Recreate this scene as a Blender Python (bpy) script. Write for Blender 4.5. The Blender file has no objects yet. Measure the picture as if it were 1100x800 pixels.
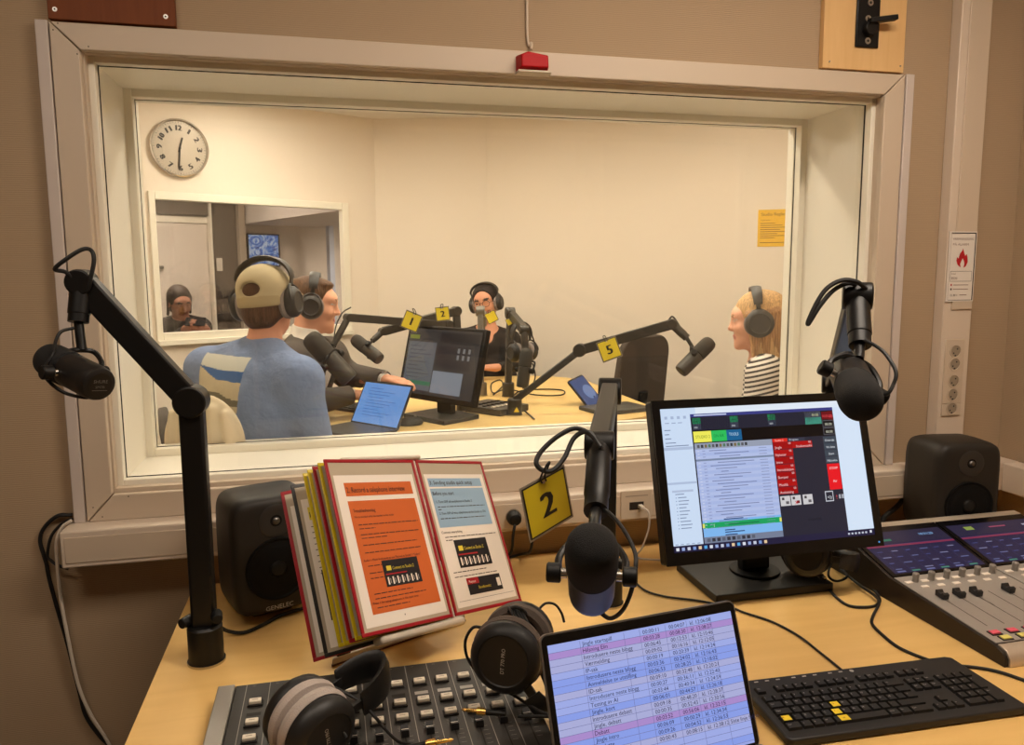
import bpy, bmesh, math, random
import numpy as np
from mathutils import Vector, Matrix
random.seed(7)
SC = bpy.context.scene
COL = SC.collection
R90 = math.pi / 2

# ------------------------------------------------------------------ camera (26 mm-equivalent phone lens, hand held at 1.5 m)
FPX, PITCH, YAW, ROLL = 826.0, .1248, .2321, -.0061
CAM = Vector((0, -2.0, 1.5))
FW = Vector((math.sin(YAW) * math.cos(PITCH), math.cos(YAW) * math.cos(PITCH), -math.sin(PITCH)))
_r = Vector((math.cos(YAW), -math.sin(YAW), 0)); _u = _r.cross(FW)
RT = _r * math.cos(ROLL) + _u * math.sin(ROLL); UP = _u * math.cos(ROLL) - _r * math.sin(ROLL)
def ray(x, y): return FW + RT * ((x - 550) / FPX) - UP * ((y - 400) / FPX)
def at(x, y, d): return CAM + ray(x, y) * d                       # the point of a photograph pixel at depth d
def onz(x, y, z): r = ray(x, y); return CAM + r * ((z - CAM.z) / r.z)  # ... on a horizontal surface
def ony(x, y, Y): r = ray(x, y); return CAM + r * ((Y - CAM.y) / r.y)  # ... on a plane parallel to the window wall
cd = bpy.data.cameras.new('camera'); cam = bpy.data.objects.new('camera', cd); COL.objects.link(cam)
cd.sensor_width = 36; cd.lens = 36 * FPX / 1100; cd.clip_start = .02; cd.sensor_fit = 'HORIZONTAL'
cam.matrix_world = Matrix(((RT.x, UP.x, -FW.x, CAM.x), (RT.y, UP.y, -FW.y, CAM.y), (RT.z, UP.z, -FW.z, CAM.z), (0, 0, 0, 1)))
SC.camera = cam

# ------------------------------------------------------------------ materials
def lin(c):
    return tuple(((v / 255) / 12.92 if v / 255 <= .04045 else ((v / 255 + .055) / 1.055) ** 2.4) for v in c)
_M = {}
def mat(name, rgb, rough=.5, metal=0., emit=0., spec=.5, noise=0., scale=40., bump=0., coat=0.):
    if name in _M: return _M[name]
    m = bpy.data.materials.new(name); m.use_nodes = True; nt = m.node_tree
    b = nt.nodes['Principled BSDF']; c = lin(rgb) + (1,)
    b.inputs['Base Color'].default_value = c; b.inputs['Roughness'].default_value = rough
    b.inputs['Metallic'].default_value = metal; b.inputs['Specular IOR Level'].default_value = spec
    b.inputs['Coat Weight'].default_value = coat
    if emit:
        b.inputs['Emission Color'].default_value = c; b.inputs['Emission Strength'].default_value = emit
        b.inputs['Base Color'].default_value = (c[0] * .03, c[1] * .03, c[2] * .03, 1)
    if noise or bump:
        tc = nt.nodes.new('ShaderNodeTexCoord'); n = nt.nodes.new('ShaderNodeTexNoise')
        n.inputs['Scale'].default_value = scale; n.inputs['Detail'].default_value = 4
        nt.links.new(tc.outputs['Object'], n.inputs['Vector'])
        if noise:
            mx = nt.nodes.new('ShaderNodeMix'); mx.data_type = 'RGBA'
            mx.inputs[6].default_value = tuple(v * (1 - noise) for v in c[:3]) + (1,)
            mx.inputs[7].default_value = tuple(min(1, v * (1 + noise)) for v in c[:3]) + (1,)
            nt.links.new(n.outputs['Fac'], mx.inputs[0]); nt.links.new(mx.outputs[2], b.inputs['Base Color'])
        if bump:
            bp = nt.nodes.new('ShaderNodeBump'); bp.inputs['Strength'].default_value = bump; bp.inputs['Distance'].default_value = .002
            nt.links.new(n.outputs['Fac'], bp.inputs['Height']); nt.links.new(bp.outputs['Normal'], b.inputs['Normal'])
    _M[name] = m
    return m

def nodes(name):
    m = bpy.data.materials.new(name); m.use_nodes = True
    return m, m.node_tree, m.node_tree.nodes['Principled BSDF']

def wood(name, rgb_a, rgb_b, axis=0, scale=3.0, stretch=14., rough=.4):
    if name in _M: return _M[name]
    m, nt, b = nodes(name); L = nt.links.new
    tc = nt.nodes.new('ShaderNodeTexCoord'); mp = nt.nodes.new('ShaderNodeMapping')
    sc = [stretch] * 3; sc[axis] = 1.; mp.inputs['Scale'].default_value = sc
    n1 = nt.nodes.new('ShaderNodeTexNoise'); n1.inputs['Scale'].default_value = scale; n1.inputs['Detail'].default_value = 6; n1.inputs['Distortion'].default_value = .6
    n2 = nt.nodes.new('ShaderNodeTexNoise'); n2.inputs['Scale'].default_value = 2.2; n2.inputs['Detail'].default_value = 3
    ad = nt.nodes.new('ShaderNodeMath'); ad.operation = 'MULTIPLY_ADD'; ad.inputs[1].default_value = .5
    mul = nt.nodes.new('ShaderNodeMath'); mul.operation = 'MULTIPLY'; mul.inputs[1].default_value = .5
    cr = nt.nodes.new('ShaderNodeValToRGB'); cr.color_ramp.elements[0].position = .3; cr.color_ramp.elements[1].position = .7
    cr.color_ramp.elements[0].color = lin(rgb_a) + (1,); cr.color_ramp.elements[1].color = lin(rgb_b) + (1,)
    L(tc.outputs['Object'], mp.inputs['Vector']); L(mp.outputs[0], n1.inputs['Vector']); L(tc.outputs['Object'], n2.inputs['Vector'])
    L(n2.outputs['Fac'], mul.inputs[0]); L(n1.outputs['Fac'], ad.inputs[0]); L(mul.outputs[0], ad.inputs[2])
    L(ad.outputs[0], cr.inputs['Fac']); L(cr.outputs[0], b.inputs['Base Color'])
    b.inputs['Roughness'].default_value = rough; b.inputs['Specular IOR Level'].default_value = .3
    _M[name] = m; return m

def hairmat(name, rgb, var=.45):
    m, nt, b = nodes(name); L = nt.links.new
    tc = nt.nodes.new('ShaderNodeTexCoord'); mp = nt.nodes.new('ShaderNodeMapping'); mp.inputs['Scale'].default_value = (190, 190, 14)
    n = nt.nodes.new('ShaderNodeTexNoise'); n.inputs['Scale'].default_value = 1; n.inputs['Detail'].default_value = 3; n.inputs['Distortion'].default_value = .4
    mx = nt.nodes.new('ShaderNodeMix'); mx.data_type = 'RGBA'; c = lin(rgb); mr = nt.nodes.new('ShaderNodeMapRange'); mr.inputs[1].default_value = .3; mr.inputs[2].default_value = .7
    mx.inputs[6].default_value = tuple(v * (1 - var) for v in c) + (1,); mx.inputs[7].default_value = tuple(min(1, v * (1 + var)) for v in c) + (1,)
    bp = nt.nodes.new('ShaderNodeBump'); bp.inputs['Strength'].default_value = .8; bp.inputs['Distance'].default_value = .004
    L(tc.outputs['Object'], mp.inputs[0]); L(mp.outputs[0], n.inputs[0]); L(n.outputs['Fac'], mr.inputs[0]); L(mr.outputs[0], mx.inputs[0]); L(mx.outputs[2], b.inputs['Base Color']); L(n.outputs['Fac'], bp.inputs['Height']); L(bp.outputs[0], b.inputs['Normal'])
    b.inputs['Roughness'].default_value = .55; b.inputs['Specular IOR Level'].default_value = .3
    return m

def ribbed(name, rgb, pitch=.0055, rough=.9, axis=2, depth=.35, vary=.06):
    """wall covering with fine horizontal ribs"""
    if name in _M: return _M[name]
    m, nt, b = nodes(name); L = nt.links.new
    tc = nt.nodes.new('ShaderNodeTexCoord'); sx = nt.nodes.new('ShaderNodeSeparateXYZ'); L(tc.outputs['Object'], sx.inputs[0])
    n = nt.nodes.new('ShaderNodeTexNoise'); n.inputs['Scale'].default_value = 60; L(tc.outputs['Object'], n.inputs['Vector'])
    ma = nt.nodes.new('ShaderNodeMath'); ma.operation = 'MULTIPLY_ADD'; ma.inputs[1].default_value = 2 * math.pi / pitch
    nm = nt.nodes.new('ShaderNodeMath'); nm.operation = 'MULTIPLY'; nm.inputs[1].default_value = 3.
    si = nt.nodes.new('ShaderNodeMath'); si.operation = 'SINE'
    L(sx.outputs[axis], ma.inputs[0]); L(n.outputs['Fac'], nm.inputs[0]); L(nm.outputs[0], ma.inputs[2]); L(ma.outputs[0], si.inputs[0])
    bp = nt.nodes.new('ShaderNodeBump'); bp.inputs['Strength'].default_value = depth; bp.inputs['Distance'].default_value = .001
    L(si.outputs[0], bp.inputs['Height']); L(bp.outputs[0], b.inputs['Normal'])
    c = lin(rgb); mx = nt.nodes.new('ShaderNodeMix'); mx.data_type = 'RGBA'
    mx.inputs[6].default_value = tuple(v * (1 - vary) for v in c) + (1,); mx.inputs[7].default_value = tuple(v * (1 + vary) for v in c) + (1,)
    mr = nt.nodes.new('ShaderNodeMapRange'); mr.inputs[1].default_value = -1; L(si.outputs[0], mr.inputs[0]); L(mr.outputs[0], mx.inputs[0]); L(mx.outputs[2], b.inputs['Base Color'])
    b.inputs['Roughness'].default_value = rough; b.inputs['Specular IOR Level'].default_value = .2
    _M[name] = m; return m

def glass_mat(name, tint=(1, 1, 1), refl=.05):
    if name in _M: return _M[name]
    m = bpy.data.materials.new(name); m.use_nodes = True; nt = m.node_tree; nt.nodes.clear(); L = nt.links.new
    o = nt.nodes.new('ShaderNodeOutputMaterial'); mx = nt.nodes.new('ShaderNodeMixShader'); t = nt.nodes.new('ShaderNodeBsdfTransparent'); g = nt.nodes.new('ShaderNodeBsdfGlossy')
    fr = nt.nodes.new('ShaderNodeFresnel'); fr.inputs['IOR'].default_value = 1.45
    gm = nt.nodes.new('ShaderNodeNewGeometry'); io = nt.nodes.new('ShaderNodeMix'); io.inputs[2].default_value = 1.45; io.inputs[3].default_value = 1 / 1.45
    L(gm.outputs['Backfacing'], io.inputs[0]); L(io.outputs[0], fr.inputs['IOR'])   # the pane's rear face is met from air too: no total reflection inside
    ml = nt.nodes.new('ShaderNodeMath'); ml.operation = 'MULTIPLY'; ml.inputs[1].default_value = refl / .034
    t.inputs[0].default_value = tint + (1,); g.inputs['Roughness'].default_value = .01
    L(fr.outputs[0], ml.inputs[0]); L(ml.outputs[0], mx.inputs[0]); L(t.outputs[0], mx.inputs[1]); L(g.outputs[0], mx.inputs[2]); L(mx.outputs[0], o.inputs[0])
    _M[name] = m; return m

# ------------------------------------------------------------------ mesh builder
_TXT = {}
def text_geo(body):
    if body in _TXT: return _TXT[body]
    cu = bpy.data.curves.new('txt', 'FONT'); cu.body = body; cu.resolution_u = 2; cu.size = 1
    ob = bpy.data.objects.new('txt', cu); COL.objects.link(ob)
    dg = bpy.context.evaluated_depsgraph_get(); me = bpy.data.meshes.new_from_object(ob.evaluated_get(dg))
    vs = [v.co.copy() for v in me.vertices]; fs = [tuple(p.vertices) for p in me.polygons]
    bpy.data.objects.remove(ob); bpy.data.curves.remove(cu); bpy.data.meshes.remove(me)
    w = (min((v.x for v in vs), default=0), max((v.x for v in vs), default=1))
    _TXT[body] = (vs, fs, w); return _TXT[body]

def frame(o, x, up=None, n=None):
    """matrix with origin o, local x along x, local z = outward normal, local y = up"""
    x = Vector(x).normalized()
    if n is not None:
        n = Vector(n); n = (n - x * n.dot(x)).normalized(); y = n.cross(x)
    else:
        y = Vector(up); y = (y - x * y.dot(x)).normalized(); n = x.cross(y)
    return Matrix(((x.x, y.x, n.x, o[0]), (x.y, y.y, n.y, o[1]), (x.z, y.z, n.z, o[2]), (0, 0, 0, 1)))
def axis_frame(o, z, hint=(0, 0, 1)):
    """matrix whose local z runs along z"""
    z = Vector(z).normalized(); h = Vector(hint)
    if abs(z.dot(h)) > .98: h = Vector((0, 1, 0)) if abs(z.y) < .9 else Vector((1, 0, 0))
    x = h.cross(z).normalized(); y = z.cross(x)
    return Matrix(((x.x, y.x, z.x, o[0]), (x.y, y.y, z.y, o[1]), (x.z, y.z, z.z, o[2]), (0, 0, 0, 1)))
def spline(pts, res=8, closed=False):
    P = [Vector(p) for p in pts]; n = len(P); out = []
    if n < 3: return P
    for i in range(n if closed else n - 1):
        a = P[(i - 1) % n] if closed or i else P[0] * 2 - P[1]; b = P[i]; c = P[(i + 1) % n]
        d = P[(i + 2) % n] if closed or i + 2 < n else P[-1] * 2 - P[-2]
        for k in range(res):
            t = k / res
            out.append(.5 * ((2 * b) + (c - a) * t + (2 * a - 5 * b + 4 * c - d) * t * t + (3 * b - a - 3 * c + d) * t ** 3))
    if not closed: out.append(P[-1])
    return out

class MB:
    def __init__(s): s.v = []; s.f = []; s.m = []
    def add(s, vs, fs, m, M=None):
        b = len(s.v)
        s.v += [(M @ Vector(v)) if M else Vector(v) for v in vs]
        for f in fs: s.f.append(tuple(b + i for i in f)); s.m.append(m)
        return s
    def box(s, c, size, m, M=None):
        x, y, z = [v / 2 for v in size]; c = Vector(c)
        vs = [c + Vector((a * x, b_ * y, d * z)) for d in (-1, 1) for b_ in (-1, 1) for a in (-1, 1)]
        return s.add(vs, [(0, 2, 3, 1), (4, 5, 7, 6), (0, 1, 5, 4), (2, 6, 7, 3), (0, 4, 6, 2), (1, 3, 7, 5)], m, M)
    def bar(s, p0, p1, w, h, m, hint=(0, 0, 1)):
        """box section w x h between two points (w across, h along the hint side)"""
        p0 = Vector(p0); p1 = Vector(p1); L = (p1 - p0).length
        return s.box((0, 0, L / 2), (w, h, L), m, axis_frame(p0, p1 - p0, hint))
    def lathe(s, prof, m, M=None, n=28, mats=None, caps=True):
        vs = []; fs = []
        for r, h in prof:
            vs += [Vector((r * math.cos(2 * math.pi * k / n), r * math.sin(2 * math.pi * k / n), h)) for k in range(n)]
        b = len(s.v); s.v += [(M @ v) if M else v for v in vs]
        for i in range(len(prof) - 1):
            for k in range(n):
                s.f.append((b + i * n + k, b + i * n + (k + 1) % n, b + (i + 1) * n + (k + 1) % n, b + (i + 1) * n + k)); s.m.append(mats[i] if mats else m)
        if not caps: return s
        s.f.append(tuple(b + k for k in reversed(range(n)))); s.m.append(mats[0] if mats else m)
        s.f.append(tuple(b + (len(prof) - 1) * n + k for k in range(n))); s.m.append(mats[-1] if mats else m)
        return s
    def cyl(s, p0, p1, r0, m, r1=None, n=20):
        p0 = Vector(p0); p1 = Vector(p1); L = (p1 - p0).length
        return s.lathe([(r0, 0), (r0 if r1 is None else r1, L)], m, axis_frame(p0, p1 - p0), n)
    def tube(s, pts, r, m, n=8, res=8, closed=False, smooth=True):
        P = spline(pts, res, closed) if smooth else [Vector(p) for p in pts]
        b = len(s.v); N = len(P); prev = None
        for i, p in enumerate(P):
            t = (P[(i + 1) % N] - P[i - 1]) if closed or 0 < i < N - 1 else (P[1] - P[0] if i == 0 else P[-1] - P[-2])
            if t.length < 1e-9: t = Vector((0, 0, 1))
            t.normalize()
            if prev is None: x = t.orthogonal().normalized()
            else:
                x = prev - t * prev.dot(t)
                x = x.normalized() if x.length > 1e-6 else t.orthogonal().normalized()
            prev = x; y = t.cross(x); rr = r(i / max(1, N - 1)) if callable(r) else r
            for k in range(n):
                a = 2 * math.pi * k / n; s.v.append(p + (x * math.cos(a) + y * math.sin(a)) * rr)
        for i in range(N if closed else N - 1):
            j = (i + 1) % N
            for k in range(n): s.f.append((b + i * n + k, b + i * n + (k + 1) % n, b + j * n + (k + 1) % n, b + j * n + k)); s.m.append(m)
        if not closed:
            s.f.append(tuple(b + k for k in reversed(range(n)))); s.m.append(m)
            s.f.append(tuple(b + (N - 1) * n + k for k in range(n))); s.m.append(m)
        return s
    def prism(s, poly, d0, d1, m, M=None, side=None):
        """2-D outline (local x, y, anticlockwise) pushed from z = d0 to z = d1"""
        n = len(poly); vs = [Vector((p[0], p[1], d0)) for p in poly] + [Vector((p[0], p[1], d1)) for p in poly]
        s.add(vs, [tuple(reversed(range(n))), tuple(range(n, 2 * n))], m, M)
        b = len(s.v) - 2 * n
        for k in range(n): s.f.append((b + k, b + (k + 1) % n, b + n + (k + 1) % n, b + n + k)); s.m.append(side or m)
        return s
    def ell(s, c, r, m, R=None, nu=20, nv=12):
        r = Vector(r) if hasattr(r, '__len__') else Vector((r, r, r)); M = Matrix.Translation(Vector(c)) @ (R.to_4x4() if R else Matrix.Identity(4))
        prof = [(max(.02, math.sin(math.pi * i / nv)), -math.cos(math.pi * i / nv)) for i in range(nv + 1)]
        return s.lathe(prof, m, M @ Matrix.Diagonal((r.x, r.y, r.z, 1)), nu)
    def quad(s, pts, m): return s.add(pts, [tuple(range(len(pts)))], m)
    def rect(s, M, u0, v0, u1, v1, m, lift=0.):
        return s.add([(u0, v0, lift), (u1, v0, lift), (u1, v1, lift), (u0, v1, lift)], [(0, 1, 2, 3)], m, M)
    def text(s, body, size, M, u, v, m, lift=0., align='l', width=None):
        vs, fs, w = text_geo(body); k = size; kx = size
        if width: kx = width / max(1e-6, w[1] - w[0])
        ox = {'l': -w[0], 'c': -(w[0] + w[1]) / 2, 'r': -w[1]}[align]
        return s.add([(u + (p.x + ox) * kx, v + p.y * k, lift) for p in vs], fs, m, M)
    def ring(s, M, ru, rv, width, m, lift=0, n=40):
        vs = []
        for k in range(n):
            a = 2 * math.pi * k / n
            vs += [(ru * math.cos(a), rv * math.sin(a), lift), ((ru - width) * math.cos(a), (rv - width) * math.sin(a), lift)]
        return s.add(vs, [(2 * k, (2 * k + 2) % (2 * n), (2 * k + 3) % (2 * n), 2 * k + 1) for k in range(n)], m, M)
    def disc(s, M, r, m, lift=0, n=32, c=(0, 0)):
        return s.add([(c[0] + r * math.cos(2 * math.pi * k / n), c[1] + r * math.sin(2 * math.pi * k / n), lift) for k in range(n)], [tuple(range(n))], m, M)

WM = {}                                                               # world matrix of every root
def _mesh(name, mb, Minv=None, angle=38):
    me = bpy.data.meshes.new(name); mats = []
    for m in mb.m:
        if m not in mats: mats.append(m)
    idx = {m: i for i, m in enumerate(mats)}
    me.from_pydata([tuple(Minv @ v) if Minv else tuple(v) for v in mb.v], [], mb.f)
    for m in mats: me.materials.append(m)
    me.polygons.foreach_set('material_index', [idx[m] for m in mb.m])
    me.polygons.foreach_set('use_smooth', [True] * len(me.polygons))
    me.set_sharp_from_angle(angle=math.radians(angle)); me.validate(); me.update()
    return me
def props(o, label=None, cat=None, group=None, kind=None):
    if label: o['label'] = label
    if cat: o['category'] = cat
    if group: o['group'] = group
    if kind: o['kind'] = kind
    return o
def bevel(o, w, seg=2, angle=40):
    b = o.modifiers.new('bevel', 'BEVEL'); b.width = w; b.segments = seg; b.limit_method = 'ANGLE'; b.angle_limit = math.radians(angle); b.harden_normals = False
    return o
def thing(name, label, cat, loc=(0, 0, 0), M=None, group=None):
    o = bpy.data.objects.new(name, None); COL.objects.link(o); o.empty_display_size = .05
    M = M if M is not None else Matrix.Translation(Vector(loc)); o.matrix_basis = M; WM[o.name] = M.copy()
    return props(o, label, cat, group)
def part(name, mb, parent, bev=0, label=None, local=False, angle=38, seg=2, kind=None):
    """one mesh under its thing; vertices are given in world space unless local"""
    o = bpy.data.objects.new(name, _mesh(name, mb, None if local else WM[parent.name].inverted(), angle)); COL.objects.link(o)
    o.parent = parent; WM[o.name] = WM[parent.name]
    if bev: bevel(o, bev, seg)
    return props(o, label, kind=kind)
def solid(name, mb, label, cat, origin, group=None, bev=0, kind=None, angle=38, M=None):
    """a thing that is one mesh, its origin at its base"""
    M = M if M is not None else Matrix.Translation(Vector(origin))
    o = bpy.data.objects.new(name, _mesh(name, mb, M.inverted(), angle)); COL.objects.link(o); o.matrix_basis = M; WM[o.name] = M.copy()
    if bev: bevel(o, bev)
    return props(o, label, cat, group, kind)
def struct(name, mb, bev=0, parent=None):
    o = bpy.data.objects.new(name, _mesh(name, mb, WM[parent.name].inverted() if parent else None)); COL.objects.link(o)
    if parent: o.parent = parent; WM[o.name] = WM[parent.name]
    else: o['kind'] = 'structure'; WM[o.name] = Matrix.Identity(4)
    if bev: bevel(o, bev)
    return o
def dup_part(src, parent, off):
    """copy of a part (and its sub-parts), shifted by off in the thing's own space"""
    c = src.copy(); COL.objects.link(c); c.parent = parent; c.matrix_basis = Matrix.Translation(Vector(off)) @ src.matrix_basis; WM[c.name] = WM[parent.name]
    for ch in list(src.children):
        d = ch.copy(); COL.objects.link(d); d.parent = c
    return c
def dup(src, M, label=None, group=None):
    """copy of a thing with copies of its parts and sub-parts"""
    c = src.copy(); COL.objects.link(c); c.matrix_basis = M; WM[c.name] = M.copy()
    if label: c['label'] = label
    if group: c['group'] = group
    for ch in list(src.children):
        p = ch.copy(); COL.objects.link(p); p.parent = c
        for g in list(ch.children):
            q = g.copy(); COL.objects.link(q); q.parent = p
    return c

# ------------------------------------------------------------------ blended bodies: smooth unions of capsules and ellipsoids, meshed with surface nets
class Blob:
    def __init__(s): s.p = []
    def cap(s, a, b, ra, rb, m=0, k=.02, op='u'): s.p.append(('c', Vector(a), Vector(b), ra, rb, m, k, op)); return s
    def ell(s, c, r, m=0, k=.02, R=None, op='u'):
        r = (r, r, r) if not hasattr(r, '__len__') else r
        s.p.append(('e', Vector(c), Matrix(R) if R is not None else Matrix.Identity(3), tuple(r), None, m, k, op)); return s
    def half(s, c, n, k=.004):                                       # cut away everything on the n side of the plane through c
        s.p.append(('h', Vector(c), Vector(n).normalized(), None, None, 0, k, 's')); return s
    def chain(s, pts, rs, m=0, k=.02):
        for i in range(len(pts) - 1): s.cap(pts[i], pts[i + 1], rs[i], rs[i + 1], m, k)
        return s
    def mesh(s, mats, h=.006, color=None):
        lo = np.array([1e9] * 3); hi = -lo; bbs = []
        for q in s.p:
            if q[0] == 'c':
                a, b = np.array(q[1]), np.array(q[2]); r = max(q[3], q[4]); l_, h_ = np.minimum(a, b) - r, np.maximum(a, b) + r
            elif q[0] == 'e':
                r = max(q[3]); c = np.array(q[1]); l_, h_ = c - r, c + r
            else: l_ = h_ = None
            bbs.append((l_, h_))
            if q[7] == 'u': lo = np.minimum(lo, l_); hi = np.maximum(hi, h_)
        lo -= 3 * h; hi += 3 * h; n = np.ceil((hi - lo) / h).astype(int) + 1
        F = np.full(n, 1.0, np.float32); Rm = np.full(n, 1.0, np.float32); Lb = np.zeros(n, np.int16)
        ax = [lo[i] + h * np.arange(n[i]) for i in range(3)]
        for q, (l_, h_) in zip(s.p, bbs):
            k = q[6]
            if l_ is None: i0, i1 = np.zeros(3, int), n
            else:
                pad = k + 3 * h
                i0 = np.maximum(0, np.floor((l_ - pad - lo) / h).astype(int)); i1 = np.minimum(n, np.ceil((h_ + pad - lo) / h).astype(int) + 1)
            if (i1 <= i0).any(): continue
            sl = tuple(slice(a, b) for a, b in zip(i0, i1))
            X, Y_, Z_ = np.meshgrid(ax[0][sl[0]], ax[1][sl[1]], ax[2][sl[2]], indexing='ij', sparse=True)
            if q[0] == 'c':
                a, b = np.array(q[1]), np.array(q[2]); ba = b - a; L2 = max(1e-12, ba @ ba)
                t = np.clip(((X - a[0]) * ba[0] + (Y_ - a[1]) * ba[1] + (Z_ - a[2]) * ba[2]) / L2, 0, 1)
                d = np.sqrt((X - a[0] - t * ba[0]) ** 2 + (Y_ - a[1] - t * ba[1]) ** 2 + (Z_ - a[2] - t * ba[2]) ** 2) - (q[3] + (q[4] - q[3]) * t)
            elif q[0] == 'e':
                c = np.array(q[1]); Rt = np.array(q[2]).T; r = q[3]
                p = [Rt[i, 0] * (X - c[0]) + Rt[i, 1] * (Y_ - c[1]) + Rt[i, 2] * (Z_ - c[2]) for i in range(3)]
                k0 = np.sqrt(sum((p[i] / r[i]) ** 2 for i in range(3))); k1 = np.sqrt(sum((p[i] / r[i] ** 2) ** 2 for i in range(3)))
                d = k0 * (k0 - 1) / np.maximum(k1, 1e-6)
            else:
                c, nn = np.array(q[1]), np.array(q[2]); d = -((X - c[0]) * nn[0] + (Y_ - c[1]) * nn[1] + (Z_ - c[2]) * nn[2]) + 0 * (X + Y_ + Z_)
            A = F[sl]
            if q[7] == 'u':
                w = np.clip(.5 + .5 * (A - d) / k, 0, 1); F[sl] = A * (1 - w) + d * w - k * w * (1 - w)
                mk = d < Rm[sl]; Rm[sl] = np.where(mk, d, Rm[sl]); Lb[sl] = np.where(mk, q[5], Lb[sl])
            else:
                d = -d; w = np.clip(.5 - .5 * (A - d) / k, 0, 1); F[sl] = A * (1 - w) + d * w + k * w * (1 - w)
        S = F < 0; cn = tuple(n - 1)
        acc = np.zeros(cn + (3,), np.float32); cnt = np.zeros(cn, np.int16)
        offs = [(0, 0, 0), (1, 0, 0), (0, 1, 0), (1, 1, 0), (0, 0, 1), (1, 0, 1), (0, 1, 1), (1, 1, 1)]
        def sub(A, o): return A[o[0]:o[0] + cn[0], o[1]:o[1] + cn[1], o[2]:o[2] + cn[2]]
        for i in range(8):
            for axn in range(3):
                if offs[i][axn]: continue
                o2 = list(offs[i]); o2[axn] = 1
                a, b = sub(F, offs[i]), sub(F, o2); x = (a < 0) != (b < 0)
                t = np.where(x, a / np.where(x, a - b, 1), 0)
                for e in range(3): acc[..., e] += np.where(x, offs[i][e] + (t if e == axn else 0), 0)
                cnt += x
        act = cnt > 0; ids = np.full(cn, -1, np.int32); ids[act] = np.arange(act.sum())
        ijk = np.argwhere(act); V = lo + h * (ijk + acc[act] / cnt[act][:, None]); lab = Lb[:-1, :-1, :-1][act]
        faces = []
        for axn in range(3):
            b1, b2 = (axn + 1) % 3, (axn + 2) % 3
            sl0 = [slice(1, n[i] - 1) for i in range(3)]; sl0[axn] = slice(0, n[axn] - 1)
            sl1 = list(sl0); sl1[axn] = slice(1, n[axn])
            s0, s1 = S[tuple(sl0)], S[tuple(sl1)]; base = np.array([sl.start for sl in sl0])
            for flip, msk in ((False, s0 & ~s1), (True, ~s0 & s1)):
                e = np.argwhere(msk) + base
                if not len(e): continue
                def g(d1, d2):
                    c = e.copy(); c[:, b1] -= d1; c[:, b2] -= d2; return ids[c[:, 0], c[:, 1], c[:, 2]]
                qd = np.stack([g(1, 1), g(0, 1), g(0, 0), g(1, 0)], 1)
                faces.append(qd[:, ::-1] if flip else qd)
        Fc = np.concatenate(faces); Fc = Fc[(Fc >= 0).all(1)]
        mb = MB(); mb.v = [Vector(v) for v in V]; mb.f = [tuple(int(i) for i in f) for f in Fc]
        fl = lab[Fc[:, 0]]
        if color is not None: fl = color(V[Fc].mean(1), fl)
        mb.m = [mats[int(i)] for i in fl]
        return mb
# ================================================================== SETTING
M_WALL = ribbed('ribbed_wall_covering', (172, 149, 122), pitch=.0048, depth=.22, vary=.045)
M_WHITE = mat('white_painted_wood', (202, 185, 164), .45)
M_STRIP = mat('grey_white_edge_strip', (200, 188, 180), .5)
M_BEAD = mat('glossy_white_bead', (236, 230, 214), .35)
M_REVEAL = mat('white_reveal', (236, 230, 216), .4)
M_GAP = mat('dark_rubber_seal', (40, 36, 30), .8)
M_SCREW = mat('screw_steel', (190, 185, 178), .35, 1.)
M_SWALL = mat('studio_wall_paint', (234, 222, 206), .9, noise=.015, scale=3)
M_CEIL = mat('ceiling_paint', (228, 220, 208), .9)
M_FLOOR = mat('grey_carpet_floor', (96, 90, 84), .95, noise=.2, scale=200)
M_PLASTIC = mat('white_plastic_trunking', (212, 196, 178), .4)
M_BLACK = mat('black_plastic', (14, 13, 12), .5, spec=.3)
M_BLACKM = mat('black_anodised_metal', (13, 12, 12), .42, 0., spec=.35)
M_RUBBER = mat('black_rubber_cable', (16, 15, 15), .55)
M_GLASS = glass_mat('studio_glass', (.99, .992, .988), .034)
M_LAMP = mat('lamp_diffuser', (255, 232, 200), .5, emit=1.0)
def lamp_mat(name, rgb, e):
    m = mat(name, rgb, emit=1.0); b = m.node_tree.nodes['Principled BSDF']
    b.inputs['Emission Strength'].default_value = e; return m

YW = .02                                                              # face of the window wall in the control room
WX0, WX1, WZ0, WZ1 = -.541, 1.609, .974, 2.027                           # clear opening between the rooms
YB = .46                                                              # studio side of the same wall
XL, XR, YF, ZC = -2.3, 2.10, -3.6, 2.70                                # control room
b = MB(); th = YB - YW; ym = (YB + YW) / 2
for (x0, x1, z0, z1) in ((XL, WX0, 0, ZC), (WX1, 3.3, 0, ZC), (WX0, WX1, 0, WZ0), (WX0, WX1, WZ1, ZC)):
    b.box(((x0 + x1) / 2, ym, (z0 + z1) / 2), (x1 - x0, th, z1 - z0), M_WALL)
# the studio side of this wall is plain paint
for i, f in enumerate(b.f):
    if all(b.v[k].y > YB - .001 for k in f): b.m[i] = M_SWALL
struct('wall_back', b)
struct('wall_right', MB().box((XR + .06, (YF + YW) / 2, ZC / 2), (.12, YW - YF - .002, ZC), M_WALL))
struct('wall_left', MB().box((XL - .06, (YF + YW) / 2, ZC / 2), (.12, YW - YF - .002, ZC), M_WALL))
struct('wall_front', MB().box(((XL + XR) / 2, YF - .06, ZC / 2), (XR - XL + .24, .12, ZC), M_WALL))
struct('floor', MB().box(((XL + XR) / 2, (YF + YW) / 2, -.05), (XR - XL + .24, YW - YF + .12, .1), M_FLOOR))
struct('ceiling', MB().box(((XL + XR) / 2, (YF + YW) / 2, ZC + .05), (XR - XL + .24, YW - YF + .12, .1), M_CEIL))

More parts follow.
